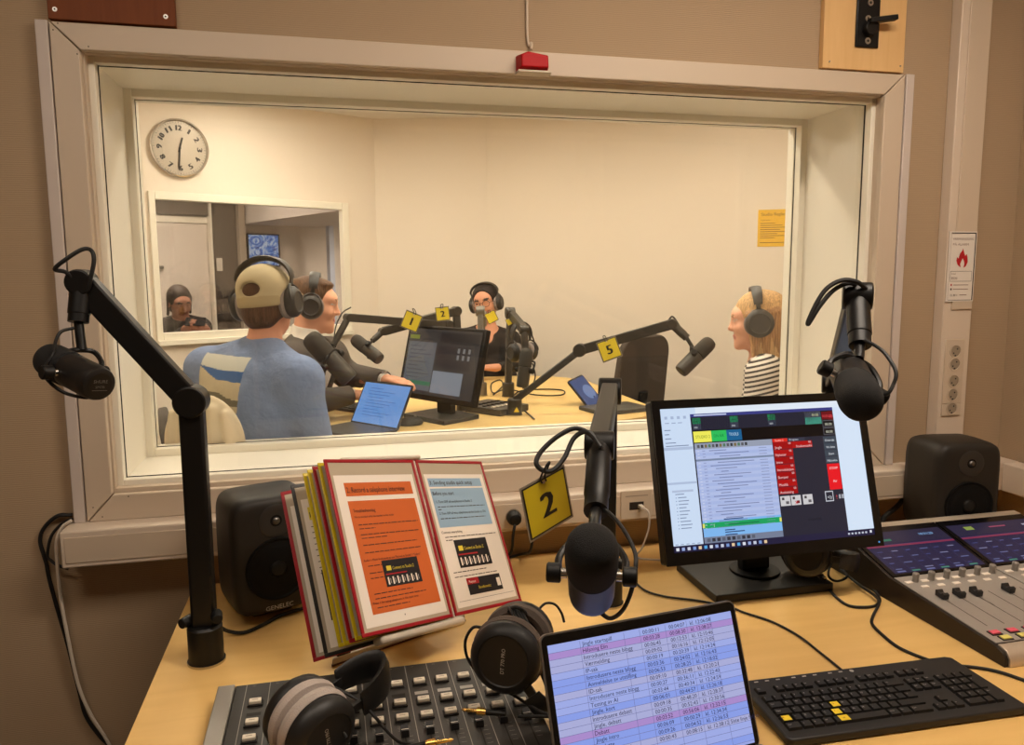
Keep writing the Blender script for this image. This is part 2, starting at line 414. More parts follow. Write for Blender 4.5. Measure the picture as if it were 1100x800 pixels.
# ---- the big studio window: casing, edge strips, beads, deep lined reveal, two panes
win = thing('window_1', None, None, (.53, 0, WZ0)); win['kind'] = 'structure'
ox0, ox1, oz0, oz1 = -.591, 1.655, .912, 2.074                         # casing outside / inside
ix0, ix1, iz0, iz1 = -.531, 1.589, .977, 2.014
def board(pts, name='casing_board'):
    v = [(x, -.0, z) for x, z in pts] + [(x, YW, z) for x, z in pts]
    part(name, MB().add(v, [(0, 1, 2, 3), (7, 6, 5, 4), (0, 4, 5, 1), (1, 5, 6, 2), (2, 6, 7, 3), (3, 7, 4, 0)], M_WHITE), win, .0025)
g = .0012
board([(ox0, oz0), (ox0, oz1), (ix0 - g, iz1 - g * 0), (ix0 - g, iz0)])
board([(ox1, oz1), (ox1, oz0), (ix1 + g, iz0), (ix1 + g, iz1)])
board([(ox0 + g * 2, oz1), (ox1 - g * 2, oz1), (ix1 - g, iz1 + g), (ix0 + g, iz1 + g)])
board([(ox1 - g * 2, oz0), (ox0 + g * 2, oz0), (ix0 + g, iz0 - g), (ix1 - g, iz0 - g)])
part('edge_strip', MB().box((-.6065, .009, 1.494), (.026, .022, 1.164), M_STRIP), win, .002, label='cool grey white strip along the left casing')
part('edge_strip', MB().box((1.672, .009, 1.494), (.027, .022, 1.164), M_STRIP), win, .002, label='cool grey white strip along the right casing')
def ringframe(mb, x0, x1, z0, z1, w, y0, y1, m):
    c = lambda a, b_, d, e: mb.box(((a + b_) / 2, (y0 + y1) / 2, (d + e) / 2), (b_ - a, y1 - y0, e - d), m)
    c(x0, x0 + w, z0, z1); c(x1 - w, x1, z0, z1); c(x0 + w, x1 - w, z0, z0 + w); c(x0 + w, x1 - w, z1 - w, z1)
b = MB(); ringframe(b, WX0 + .0005, WX1 - .0005, WZ0 + .0005, WZ1 - .0005, .0125, .0205, .05, M_WHITE); part('outer_rebate', b, win, .001)
b = MB(); ringframe(b, WX0 + .0006, WX1 - .0006, WZ0 + .0006, WZ1 - .0006, .026, .045, .073, M_BEAD); part('glazing_bead', b, win, .002)
b = MB(); ringframe(b, WX0 + .0256, WX1 - .0256, WZ0 + .0256, WZ1 - .0256, .0022, .0735, .0775, M_GAP); part('pane_seal', b, win)
b = MB(); ringframe(b, WX0 + .0006, WX1 - .0006, WZ0 + .0006, WZ1 - .0006, .006, .09, .40, M_REVEAL); part('reveal_lining', b, win)
b = MB(); ringframe(b, WX0 + .0005, WX1 - .0005, WZ0 + .0005, WZ1 - .0005, .028, .390, .425, M_BEAD); part('glazing_bead', b, win, .003)
b = MB(); ringframe(b, WX0 + .0275, WX1 - .0275, WZ0 + .0275, WZ1 - .0275, .0022, .424, .4265, M_GAP); part('pane_seal', b, win)
b = MB(); ringframe(b, WX0 + .0005, WX1 - .0005, WZ0 + .0005, WZ1 - .0005, .026, .436, .475, M_BEAD); part('glazing_bead', b, win, .003)
part('glass_pane', MB().box(((WX0 + WX1) / 2, .082, 1.5), (WX1 - WX0 - .003, .008, WZ1 - WZ0 - .003), M_GLASS), win)
part('glass_pane', MB().box(((WX0 + WX1) / 2, .431, 1.5), (WX1 - WX0 - .003, .008, WZ1 - WZ0 - .003), M_GLASS), win)
b = MB()
for px, py in ((62, 25), (57, 32), (95, 50), (83, 58), (100, 545), (110, 555), (138, 533)):
    p = ony(px, py, -.0005); b.cyl(p, p + Vector((0, -.0006, 0)), .0016, M_GAP, n=8)
part('nail_head', b, win)

# ---- studio: floating floor, table-high walls, a corner in the back wall
SF, SCZ = .17, 2.56                                                   # studio floor and ceiling heights
D1 = Vector((.885, .466, 0)).normalized(); N1 = Vector((-D1.y, D1.x, 0))
P0 = Vector((.334, 3.456, 0)); P1 = Vector((1.07, 3.242, 0))
D3 = Vector((math.sin(math.radians(122)), math.cos(math.radians(122)), 0)); P2 = P1 + D3 * 2.42
T0 = -1.98; PL = P0 + D1 * T0
def on1(t, off=0., z=0.): return P0 + D1 * t + N1 * off + Vector((0, 0, z))
def hit1(px, py, off=0.):
    r = ray(px, py); k = ((P0 + N1 * off - CAM).dot(N1)) / r.dot(N1); return CAM + r * k
def wall_between(mb, a, b_, z0, z1, m, t=.1):
    d = (b_ - a).normalized(); n = Vector((-d.y, d.x, 0)); L = (b_ - a).length
    mb.box((L / 2, t / 2, (z0 + z1) / 2), (L, t, z1 - z0), m, Matrix(((d.x, n.x, 0, a.x), (d.y, n.y, 0, a.y), (0, 0, 1, 0), (0, 0, 0, 1))))
W2T0, W2T1, W2Z0, W2Z1 = -1.478, -.219, 1.125, 1.988
b = MB()
wall_between(b, on1(T0), on1(W2T0), 0, SCZ, M_SWALL); wall_between(b, on1(W2T1), P0, 0, SCZ, M_SWALL)
wall_between(b, on1(W2T0), on1(W2T1), 0, W2Z0, M_SWALL); wall_between(b, on1(W2T0), on1(W2T1), W2Z1, SCZ, M_SWALL)
struct('wall_studio_left', b)
b = MB(); wall_between(b, P0, P1, 0, SCZ, M_SWALL); struct('wall_studio_back', b)
b = MB(); wall_between(b, P1, P2, 0, SCZ, M_SWALL); struct('wall_studio_right', b)
b = MB(); wall_between(b, P2, Vector((3.12, YB + .002, 0)), 0, SCZ, M_SWALL); struct('wall_studio_side', b)
b = MB(); wall_between(b, Vector((PL.x, YB + .002, 0)), PL, 0, SCZ, M_SWALL); struct('wall_studio_far', b)
poly = [(PL.x, YB + .001), (3.12, YB + .001), (P2.x, P2.y), (P1.x, P1.y), (P0.x, P0.y), (PL.x, PL.y)]
struct('floor_studio', MB().prism(poly, 0, SF, M_FLOOR))
struct('ceiling_studio', MB().prism(poly, SCZ, SCZ + .08, M_CEIL))

# ---- second window (studio to corridor)
w2 = thing('window_2', None, None, on1((W2T0 + W2T1) / 2, 0, W2Z0)); w2['kind'] = 'structure'
F1 = Matrix(((D1.x, N1.x, 0, P0.x), (D1.y, N1.y, 0, P0.y), (0, 0, 1, 0), (0, 0, 0, 1)))   # local x along the wall, y into it
def lb(x0, x1, y0, y1, z0, z1, m, mb=None):
    mb = mb or MB(); return mb.box(((x0 + x1) / 2, (y0 + y1) / 2, (z0 + z1) / 2), (x1 - x0, y1 - y0, z1 - z0), m, F1)
a_, c_ = W2T0, W2T1
for r_ in ((a_, a_ + .035, W2Z0, W2Z1), (c_ - .05, c_, W2Z0, W2Z1), (a_ + .035, c_ - .05, W2Z1 - .045, W2Z1), (a_ + .035, c_ - .05, W2Z0, W2Z0 + .06)):
    part('frame_board', lb(r_[0], r_[1], -.018, .03, r_[2], r_[3], M_BEAD), w2, .003)
part('sill_board', lb(a_ + .002, c_ - .002, -.045, .03, W2Z0 - .012, W2Z0 + .018, M_BEAD), w2, .003)
M_GLASS2 = glass_mat('corridor_glass', (.80, .79, .78), .05)
part('glass_pane', lb(a_ + .01, c_ - .02, .05, .056, W2Z0 + .03, W2Z1 - .02, M_GLASS2), w2)

# ---- corridor beyond it
OB = 2.2
CX0, CX1 = -3.0, 2.4
M_CWALL = mat('corridor_wall_paint', (206, 196, 186), .9)
struct('wall_corridor_back', lb(CX0, CX1, OB, OB + .1, 0, 2.5, M_CWALL))
struct('wall_corridor_left', lb(CX0 - .1, CX0, .11, OB, 0, 2.5, M_CWALL))
struct('wall_corridor_right', lb(CX1, CX1 + .1, .11, OB, 0, 2.5, M_CWALL))
struct('floor_corridor', lb(CX0, CX1, .11, OB, SF - .08, SF, M_FLOOR))
struct('ceiling_corridor', lb(CX0, CX1, .11, OB, 2.45, 2.52, M_CEIL))
F2 = lambda px, py, off: ((hit1(px, py, off) - P0).dot(D1), hit1(px, py, off).z)
# door with frame, hinges and a lever handle
dr = thing('door_1', None, None, on1(-.9, OB - .02, SF)); dr['kind'] = 'structure'
dx1 = F2(222, 243, OB - .04)[0]; dx0 = dx1 - .86; dz1 = F2(200, 240, OB - .04)[1]
M_DOOR = mat('white_door', (214, 204, 194), .5)
part('door_leaf', lb(dx0, dx1, OB - .045, OB - .002, SF, dz1, M_DOOR), dr, .002)
b = MB(); lb(dx1 + .004, dx1 + .06, OB - .06, OB - .002, SF, dz1 + .06, M_BEAD, b); lb(dx0 - .06, dx0 - .004, OB - .06, OB - .002, SF, dz1 + .06, M_BEAD, b); lb(dx0 - .004, dx1 + .004, OB - .06, OB - .002, dz1 + .004, dz1 + .06, M_BEAD, b)
part('door_frame', b, dr, .002)
for hp in (265, 288): z = F2(219, hp, OB - .05)[1]; part('hinge', MB().cyl(on1(dx1 + .002, OB - .052, z - .045), on1(dx1 + .002, OB - .052, z + .045), .008, M_SCREW), dr)
for hp, w_ in ((287, .085), (329, .06)):
    x, z = F2(164, hp, OB - .06); part('handle', lb(x, x + w_, OB - .075, OB - .046, z - .012, z + .012, mat('door_steel', (110, 104, 98), .4, .6)), dr, .004)
# dark glazed screen beside the door, pillar, transom
sx0 = F2(229, 290, OB - .1)[0]; sx1 = F2(256, 290, OB - .1)[0]
pt = thing('partition_1', None, None, on1(sx0, OB - .1, SF)); pt['kind'] = 'structure'
M_DARKG = mat('dark_glazing', (98, 90, 82), .25)
part('dark_glazing', lb(sx0, sx1, OB - .1, OB - .08, SF, 2.42, M_DARKG), pt)
part('transom_glazing', lb(dx0, dx1 + .05, OB - .1, OB - .08, dz1 + .07, 2.42, M_DARKG), pt)
part('mullion', lb(sx1 + .002, sx1 + .06, OB - .16, OB - .04, SF, 2.42, mat('greige_mullion', (168, 156, 140), .6)), pt, .003)
part('mullion', lb(sx0 - .016, sx0 - .002, OB - .14, OB - .06, SF, 2.42, M_BEAD), pt, .002)
for z in (1.16, 1.36): part('rail', lb(sx0 + .002, sx1 - .002, OB - .118, OB - .102, z - .03, z + .03, mat('dark_rail', (52, 46, 42), .5)), pt)
x0, z1 = F2(233, 277, OB - .12); x1, z0 = F2(240, 291, OB - .12)
solid('paper_notice', lb(x0, x1, OB - .108, OB - .103, z0, z1, mat('notice_paper', (216, 208, 194), .8)), 'small white paper notice stuck on the dark glazed screen beside the far door', 'notice', on1((x0 + x1) / 2, OB - .1, z0))
b = MB(); lb(sx1 + .07, CX1 - .02, .35, OB - .002, F2(310, 243, OB)[1], 2.44, mat('corridor_bulkhead', (204, 196, 190), .9), b); struct('trim_1', b)
tx = F2(352, 260, OB - .25); b = MB(); lb(tx[0], tx[0] + .05, OB - .28, OB - .22, SF, F2(352, 237, OB - .25)[1], mat('pale_blue_panel', (176, 186, 206), .5), b); struct('column_corridor', b)

# ---- unseen luminaires: two in the control room, studio downlights, one corridor lamp, plus added ones
def ceiling_lamp(x, y, z, sx, sy, m, label):
    t = thing('ceiling_lamp', label, 'lamp', (x, y, z))
    part('housing', MB().box((x, y, z + .02), (sx + .04, sy + .04, .035), M_WHITE), t, .004)
    part('diffuser', MB().box((x, y, z - .004), (sx, sy, .012), m), t)
L1 = lamp_mat('control_room_lamp', (255, 238, 218), 29.5)
ceiling_lamp(1.05, -1.15, ZC - .04, 1.1, .3, L1, 'rectangular warm white ceiling lamp above the control desk near the screens')
ceiling_lamp(-.62, -1.45, ZC - .04, 1.1, .3, lamp_mat('control_room_lamp_dim', (255, 238, 218), 14.0), 'rectangular warm white ceiling lamp over the open floor at the left')
L2 = lamp_mat('studio_downlight', (255, 244, 222), 134.0)
for i, (x, y) in enumerate(((-.32, 2.46), (.1, 1.05), (.25, 2.15), (.75, 1.0), (1.45, 1.0), (1.0, 1.95), (2.05, 1.5), (-.6, 1.1))):  # the row nearest the window is added to brighten its reveal
    t = thing('downlight', 'round unseen downlight in the studio ceiling, placed for its light', 'lamp', (x, y, SCZ), group='studio ceiling downlights')
    part('trim_ring', MB().lathe([(.085, -.012), (.11, -.010), (.11, -.001), (.085, -.001)], M_WHITE, Matrix.Translation((x, y, SCZ)), caps=False), t)
    part('lens', MB().cyl((x, y, SCZ - .010), (x, y, SCZ - .002), .084, L2), t)
L3 = lamp_mat('corridor_lamp', (255, 236, 214), 120.0)
p = on1(-1.1, 1.1, 2.40); ceiling_lamp(p.x, p.y, p.z, .5, .25, L3, 'small rectangular ceiling lamp in the corridor beyond the second window, over the door side')
zs = F2(310, 243, OB)[1]; p = on1(1.35, 1.15, zs - .04); ceiling_lamp(p.x, p.y, p.z, .5, .25, L3, 'unseen added lamp under the low corridor soffit, brightening its right side')  # added out of view to brighten the dark right part of the corridor
# ================================================================== CONTROL ROOM: wall fittings
DZ = .725
M_TEAK = wood('brown_veneer', (104, 52, 22), (128, 68, 30), axis=2, scale=5, stretch=16, rough=.6)
M_BIRCH = wood('birch_plywood', (214, 172, 116), (228, 190, 136), axis=2, scale=4, stretch=12)
def screw(mb, p, n=(0, -1, 0), r=.005):
    p = Vector(p); n = Vector(n); mb.cyl(p, p + n * .002, r, M_SCREW, n=14)
    return mb.cyl(p + n * .002, p + n * .0024, r * .45, M_GAP, n=6)
t = thing('wall_panel', 'dark brown veneered wood panel screwed to the wall above the window', 'panel', (-.458, YW, 2.079))
part('board', MB().box((-.458, .0095, 2.229), (.267, .019, .30), M_TEAK), t, .0015)
for px, py in ((59, 10), (178, 18)): part('screw', screw(MB(), ony(px, py, 0)), t)
t = thing('wall_panel', 'pale birch plywood panel carrying a black wall bracket above the window', 'panel', (1.5135, YW, 2.079))
part('board', MB().box((1.5135, .0095, 2.229), (.268, .019, .30), M_BIRCH), t, .0015)
for px, py in ((891, 66), (967, 71)): part('screw', screw(MB(), ony(px, py, 0), r=.0025), t)
t = thing('wall_bracket', 'black metal wall bracket with a lever bolted to the birch panel', 'bracket', (1.517, 0, 2.14))
pl = part('plate', MB().box((1.517, -.0035, 2.235), (.076, .0065, .19), M_BLACKM), t, .006)
for px, py in ((932, 44), (932.5, 20), (935, 3)): part('bolt', screw(MB(), ony(px, py, -.007), r=.009), t)
part('pivot', MB().cyl((1.517, -.007, 2.19), (1.517, -.026, 2.19), .02, M_BLACKM), t, .002)
p = ony(945, 22, -.03); q = ony(963, 19, -.035); part('lever', MB().bar(p - Vector((.03, -.004, .002)), q, .022, .014, M_BLACKM), t, .002)

M_RED = mat('red_signal_lens', (176, 6, 18), .5, spec=.2)
t = thing('signal_lamp', 'small red on-air signal lamp mounted over the top window casing', 'lamp', (.528, 0, 2.01))
z0, z1 = 2.018, 2.067
b = MB(); v = [(.487, 0, z0), (.571, 0, z0), (.571, 0, z1 - .006), (.512, 0, z1 + .003), (.487, 0, z1 - .008)]
fr = [(.493, -.044, z0 + .006), (.563, -.044, z0 + .006), (.563, -.040, z1 - .012), (.512, -.036, z1 - .004), (.493, -.040, z1 - .013)]
b.add(v + fr, [(5, 6, 7, 8, 9), (4, 3, 2, 1, 0)] + [(i, (i + 1) % 5, 5 + (i + 1) % 5, 5 + i) for i in range(5)], M_RED)
part('red_lens', b, t, .003)
part('base_plate', MB().box((.529, -.02, z0 - .003), (.088, .04, .0055), M_WHITE), t, .001)
b = MB(); b.tube([ony(570.5, 53, .006), ony(571, 46, .012), (.5225, .0155, 2.12), (.5225, .0155, 2.4), (.5225, .0155, ZC - .004)], .0034, M_WHITE)
part('cable', b, t)

# vertical power column in the corner, with outlets and an alarm sign
t = thing('power_column', 'tall white power column with a row of round sockets standing against the wall', 'column', (1.875, YW, .93))
cx0, cx1 = 1.818, 1.922
part('back_channel', MB().box(((cx0 + cx1) / 2, -.0005, 1.81), (cx1 - cx0, .0395, 1.77), M_PLASTIC), t, .003)
part('cover_strip', MB().box(((cx0 + cx1) / 2 + .011, -.0225, 2.04), (cx1 - cx0 - .03, .0055, 1.30), M_WHITE), t, .002)
b = MB()
yq = -.026
b.box((1.866, -.0225, 1.20), (.07, .0055, .20), M_WHITE); b.box((1.866, -.0225, 1.08), (.07, .0055, .038), M_WHITE)
part('socket_plate', b, t, .002)
M_DARKHOLE = mat('socket_hole', (30, 24, 20), .7)
for z in (1.263, 1.223, 1.171, 1.128, 1.085):
    b = MB(); M = frame((1.867, yq, z), (1, 0, 0), n=(0, -1, 0))
    b.lathe([(.0205, 0), (.0205, .002), (.0175, .002), (.0165, -.004 + .0005)], M_WHITE, M, caps=False); b.disc(M, .0168, mat('socket_well_shaded', (150, 136, 118), .6), -.0035 + .0036)  # disc coloured darker to paint in the shade of the recess
    for s in (-1, 1): b.disc(M, .0026, M_DARKHOLE, .0004, 12, (s * .0092 * .7, s * .0092 * .7))
    b.rect(M, -.003, -.0165, .003, -.012, M_DARKHOLE, .0004)
    part('socket', b, t)
# sign
t = thing('alarm_sign', 'white sign with a red flame fixed on the power column', 'sign', (1.868, -.03, 1.415))
M = frame((1.868, -.0265, 1.52), (1, 0, 0), n=(0, -1, 0)); M_PAPER = mat('sign_paper', (228, 220, 210), .6); M_INK = mat('black_ink', (24, 20, 22), .6); M_FLAME = mat('flame_red', (178, 20, 30), .55); M_INKR = mat('brown_ink', (120, 88, 80), .6)
b = MB().box((0, 0, -.0008), (.098, .21, .0016), M_PAPER, M)
b.rect(M, -.043, .0985, .046, .1015, M_INK, .0004); b.rect(M, .0425, -.1015, .046, .0985, M_INK, .0004); b.rect(M, -.043, -.1015, .0425, -.1002, M_INK, .0004); b.rect(M, -.0438, -.1015, -.043, .0985, M_INKR, .0004)
b.text('VARMHANDLING', .01, M, -.037, .079, M_INKR, .0005, width=.074); b.text('PÅ ALARM', .0095, M, -.036, .063, M_INKR, .0005, width=.056)
fl = [(-.004, -.001), (-.016, .008), (-.021, .020), (-.019, .031), (-.0135, .026), (-.0095, .040), (-.001, .051), (.0005, .057), (.0055, .044), (.010, .034), (.0155, .040), (.019, .028), (.0205, .016), (.0145, .003), (.006, -.002), (.0085, .010), (.0065, .019), (.0015, .027), (-.003, .018), (-.0065, .010)]
fl = [(x, y - .002) for x, y in fl]
b.add([(x, y, .0006) for x, y in fl], [(0, 1, 2, 3, 19), (3, 4, 5, 18, 19), (5, 6, 7, 8, 17, 18), (8, 9, 16, 17), (9, 10, 11, 12, 16), (12, 13, 14, 15, 16)], M_FLAME, M)
for y0, y1 in ((-.0145, -.0135), (-.0445, -.0435)): b.rect(M, -.039, y0, .038, y1, M_INK, .0005)
for x0 in (-.039, .037): b.rect(M, x0, -.0445, x0 + .001, -.0135, M_INK, .0005)
b.text('SONE', .006, M, -.035, -.024, M_INKR, .0006); b.text('8520', .011, M, -.035, -.039, M_INKR, .0006)
for y in (-.055, -.068): b.rect(M, -.036, y - .003, -.031, y + .003, M_FLAME if y > -.06 else M_INK, .0006); b.rect(M, -.027, y - .001, .028, y + .0008, M_INKR, .0006)
b.text('22 83 1', .009, M, -.036, -.089, M_INK, .0006); b.rect(M, -.002, -.0865, .024, -.0845, M_INKR, .0006)
part('sign_face', b, t)

# horizontal dado trunking under the window and along the right wall
t = thing('cable_trunking', 'white cable trunking under the studio window carrying sockets', 'trunking', (.53, YW, .823))
tx0, tx1 = -.633, 2.096
part('trunk_body', MB().box(((tx0 + tx1) / 2, -.024, .8675), (tx1 - tx0, .087, .089), M_PLASTIC), t, .004)
b = MB(); b.box(((tx0 + tx1) / 2 - .02, -.0682, .8665), (tx1 - tx0 - .06, .0025, .062), M_WHITE); part('lid', b, t, .001)
part('side_trunk', MB().box((2.062, -1.0, .8675), (.066, 1.86, .089), M_PLASTIC), t, .004)
b = MB(); b.box((.475, -.0705, .8665), (.19, .0045, .066), M_WHITE); b.box((.62, -.0705, .8665), (.085, .0045, .066), M_WHITE); part('socket_plate', b, t, .001)
b = MB()
for px in (551.5, 572):
    p = ony(px, 553, -.073); p.z = .866; b.cyl(p, p + Vector((0, -.004, 0)), .021, mat('socket_well_shaded', (196, 184, 168)), n=24)
part('socket', b, t)
p = Vector((.806, -.0715, .872)); b = MB().box(p, (.092, .005, .082), M_WHITE); b.rect(frame(p + Vector((0, -.0026, 0)), (1, 0, 0), n=(0, -1, 0)), -.033, .024, .033, .0265, mat('grey_print', (150, 138, 126)), .0004)
part('data_plate', b, t, .002)
M = frame(p + Vector((0, -.0026, -.003)), (1, 0, 0), n=(0, -1, 0)); b = MB().rect(M, -.021, -.011, .021, .011, M_DARKHOLE, .0006); part('data_port', b, t)
M_PLUG = M_BLACK
for i, (px, lb_) in enumerate(((551.5, 'black mains plug in the trunking socket nearest the document stand'), (572, 'black mains plug in the trunking socket behind the hanging number tag'))):
    q = ony(px, 553, -.077); q.z = .866
    t = thing('mains_plug', lb_, 'plug', q, group=None)
    b = MB().lathe([(.019, 0), (.0195, .012), (.015, .028), (.008, .032)], M_PLUG, axis_frame(q, (0, -1, 0))); part('plug_body', b, t)
    part('cord', MB().tube([q + Vector((0, -.024, -.006)), q + Vector((-.008, -.034, -.03)), q + Vector((-.012, -.02, -.09)), (q.x - .02, -.005, DZ + .008), (q.x - .1, -.03, DZ + .0045)], .0038, M_RUBBER), t)
q = Vector((.808, -.075, .868)); t = thing('network_cable', 'pale network cable plugged into the wall data port beside the monitor', 'cable', q)
part('plug', MB().box(q + Vector((.008, -.01, 0)), (.012, .024, .009), mat('clear_plug', (214, 204, 190), .3)), t, .001)
part('cord', MB().tube([q + Vector((.008, -.02, 0)), q + Vector((.018, -.035, -.008)), q + Vector((.018, -.04, -.05)), q + Vector((.002, -.035, -.105)), (q.x - .006, -.1, DZ + .0045), (q.x + .08, -.14, DZ + .0035)], .0028, mat('grey_white_cable', (206, 196, 184), .5)), t)

# loose cables hanging on the wall to the left of the desk
def cable(name, label, pts, r, m, cat='cable', group=None, n=8):
    pts = [Vector(p) for p in pts]
    lo = min(pts, key=lambda p: p.z)
    return solid(name, MB().tube(pts, r, m, n=n), label, cat, lo, group)
yc = .008
W = lambda px, py, y=yc: ony(px, py, y)
cable('hanging_cable', 'black cable hanging down the wall in a wide loop beside the desk edge', [W(78, 553, .010), W(62, 554), W(48, 566), W(43, 580), W(47, 596), W(50, 606), W(53, 622), W(62, 655), W(72, 690), W(85, 742), W(92, 768), W(107, 790), W(122, 806), W(130, 830)], .0048, M_RUBBER)
cable('hanging_cable', 'black cable looping short beside the end of the trunking and back behind it', [W(78, 557, -.003), W(66, 563, -.003), W(55, 576, -.003), W(51, 596, -.003), W(55, 602, -.004), W(62, 607, -.006), W(74, 611, -.006)], .0036, M_RUBBER)
cable('hanging_cable', 'white cable hanging down the wall from the end of the trunking', [W(77, 559, -.012), W(67, 566, -.012), W(61, 580, -.012), W(61, 600, -.012), W(65, 640, -.006), W(72, 680, -.003), W(84, 735, 0), W(98, 768, 0), W(112, 790, 0), W(124, 812, 0)], .0042, mat('white_cable', (210, 198, 182), .45))

# ================================================================== DESK
M_DESK = wood('beech_desk_laminate', (216, 174, 106), (232, 192, 122), axis=0, scale=2.6, stretch=10, rough=.36)
t = thing('desk', 'long beech topped control desk under the studio window', 'desk', (.86, -.62, 0))
part('tabletop', MB().box((.866, -.6225, DZ - .014), (2.452, 1.265, .028), M_DESK), t, .002)
M_LEG = mat('desk_leg_grey', (120, 116, 112), .4, .5)
for x, y in ((-.25, -.12), (-.25, -1.1), (1.98, -.12), (1.98, -1.1)):
    part('leg', MB().box((x, y, (DZ - .029) / 2), (.05, .05, DZ - .030), M_LEG), t, .003)

# ------------------------------------------------------------------ loudspeakers
M_SPK = mat('dark_grey_speaker_paint', (38, 34, 30), .5, noise=.05, scale=300, spec=.3)
M_CONE = mat('woofer_cone', (9, 8, 8), .7, spec=.2); M_DOME = mat('tweeter_dome', (120, 116, 112), .3, .9)
def speaker(label, loc, yaw, w=.237, h=.345, d=.223):
    q = h / .345; g = w / .268
    M = Matrix.Translation(Vector(loc)) @ Matrix.Rotation(yaw, 4, 'Z')     # local -y is the front
    t = thing('loudspeaker', label, 'loudspeaker', M=M)
    b = MB(); st = [(-.5, .62, .70), (-.497, .80, .84), (-.48, .905, .92), (-.44, .965, .968), (-.33, .995, .99), (0, 1, 1), (.3, .985, .985), (.45, .93, .93), (.495, .84, .84), (.5, .7, .7)]
    n = 56; z0 = .022; p = 6.5
    for y, kx, kz in st:
        for k in range(n):
            a = 2 * math.pi * k / n; c, s = math.cos(a), math.sin(a)
            b.v.append(Vector((math.copysign(abs(c) ** (2 / p), c) * w / 2 * kx, y * d, z0 + h / 2 + math.copysign(abs(s) ** (2 / p), s) * h / 2 * kz)))
    for i in range(len(st) - 1):
        for k in range(n): b.f.append((i * n + k, i * n + (k + 1) % n, (i + 1) * n + (k + 1) % n, (i + 1) * n + k)); b.m.append(M_SPK)
    b.f.append(tuple(reversed(range(n)))); b.m.append(M_SPK); b.f.append(tuple((len(st) - 1) * n + k for k in range(n))); b.m.append(M_SPK)
    F = frame((0, -d / 2 - .0006, z0 + .013), (1, 0, 0), n=(0, -1, 0)); b.text('GENELEC', .014, F, .0, 0, mat('logo_grey', (170, 166, 160)), .0008, 'c', width=.062)
    part('cabinet', b, t, local=True, angle=60)
    F = frame((0, -d / 2 - .0008, z0 + .034 + .099 * g), (1, 0, 0), n=(0, -1, 0))
    wf = part('woofer', MB().lathe([(a * g, h_) for a, h_ in ((.099, -.002), (.098, .004), (.094, .004), (.089, .001), (.08, .0015), (.074, .002))], M_CONE, F, 40, caps=False), t, local=True)
    b = MB().lathe([(a * g, h_) for a, h_ in ((.0745, .0022), (.068, .004), (.03, .0012), (.026, .003))], M_CONE, F, 40, caps=False); b.ell(F @ Vector((0, 0, .001)), (.018, .007, .018), mat('dust_cap', (18, 16, 15), .5, spec=.3)); part('cone', b, wf, local=True)
    F = frame((0, -d / 2 - .0008, z0 + .275 * q), (1, 0, 0), n=(0, -1, 0))
    b = MB().lathe([(a * g, h_) for a, h_ in ((.052, 0), (.046, .0018), (.03, .0012), (.014, .0008))], mat('waveguide', (40, 37, 35), .45), F, 36, caps=False); b.disc(F, .015, M_CONE, .0009); tw = part('tweeter_waveguide', b, t, local=True)
    part('tweeter_dome', MB().ell(F @ Vector((0, 0, .001)), (.0085, .006, .0085), M_DOME), tw, local=True)
    b = MB().box((0, .005, .0125), (.13 * g, .11 * g, .018), M_RUBBER); part('foot', b, t, .006, local=True)
    return t
speaker('dark grey loudspeaker standing on the desk behind the document stand', (-.163, -.186, DZ), math.radians(21), w=.195, h=.272, d=.172)
speaker('dark grey loudspeaker standing on the desk below the power column', (1.738, -.172, DZ), math.radians(-9), w=.192, h=.285, d=.175)
cable('speaker_cable', 'black cable running from the loudspeaker to the left boom arm', [onz(330, 652, DZ + .005), onz(303, 660, DZ + .005), onz(284, 670, DZ + .005), onz(263, 679, DZ + .005), onz(246, 678, DZ + .012), onz(234, 672, DZ + .03)], .0042, M_RUBBER)
cable('speaker_cable', 'pale thin cable dropping behind the loudspeaker under the power column', [(1.735, -.015, .93), (1.728, -.085, .915), (1.712, -.09, .85), (1.712, -.09, DZ + .004), (1.75, -.04, DZ + .003)], .003, mat('grey_white_cable', (206, 196, 184), .5))
cable('speaker_cable', 'thick black cable curving down to the desk behind the mixing console screens', [(1.73, -.01, .815), (1.69, -.03, .79), (1.63, -.04, .755), (1.60, -.09, DZ + .008), (1.62, -.15, DZ + .008)], .008, M_RUBBER)

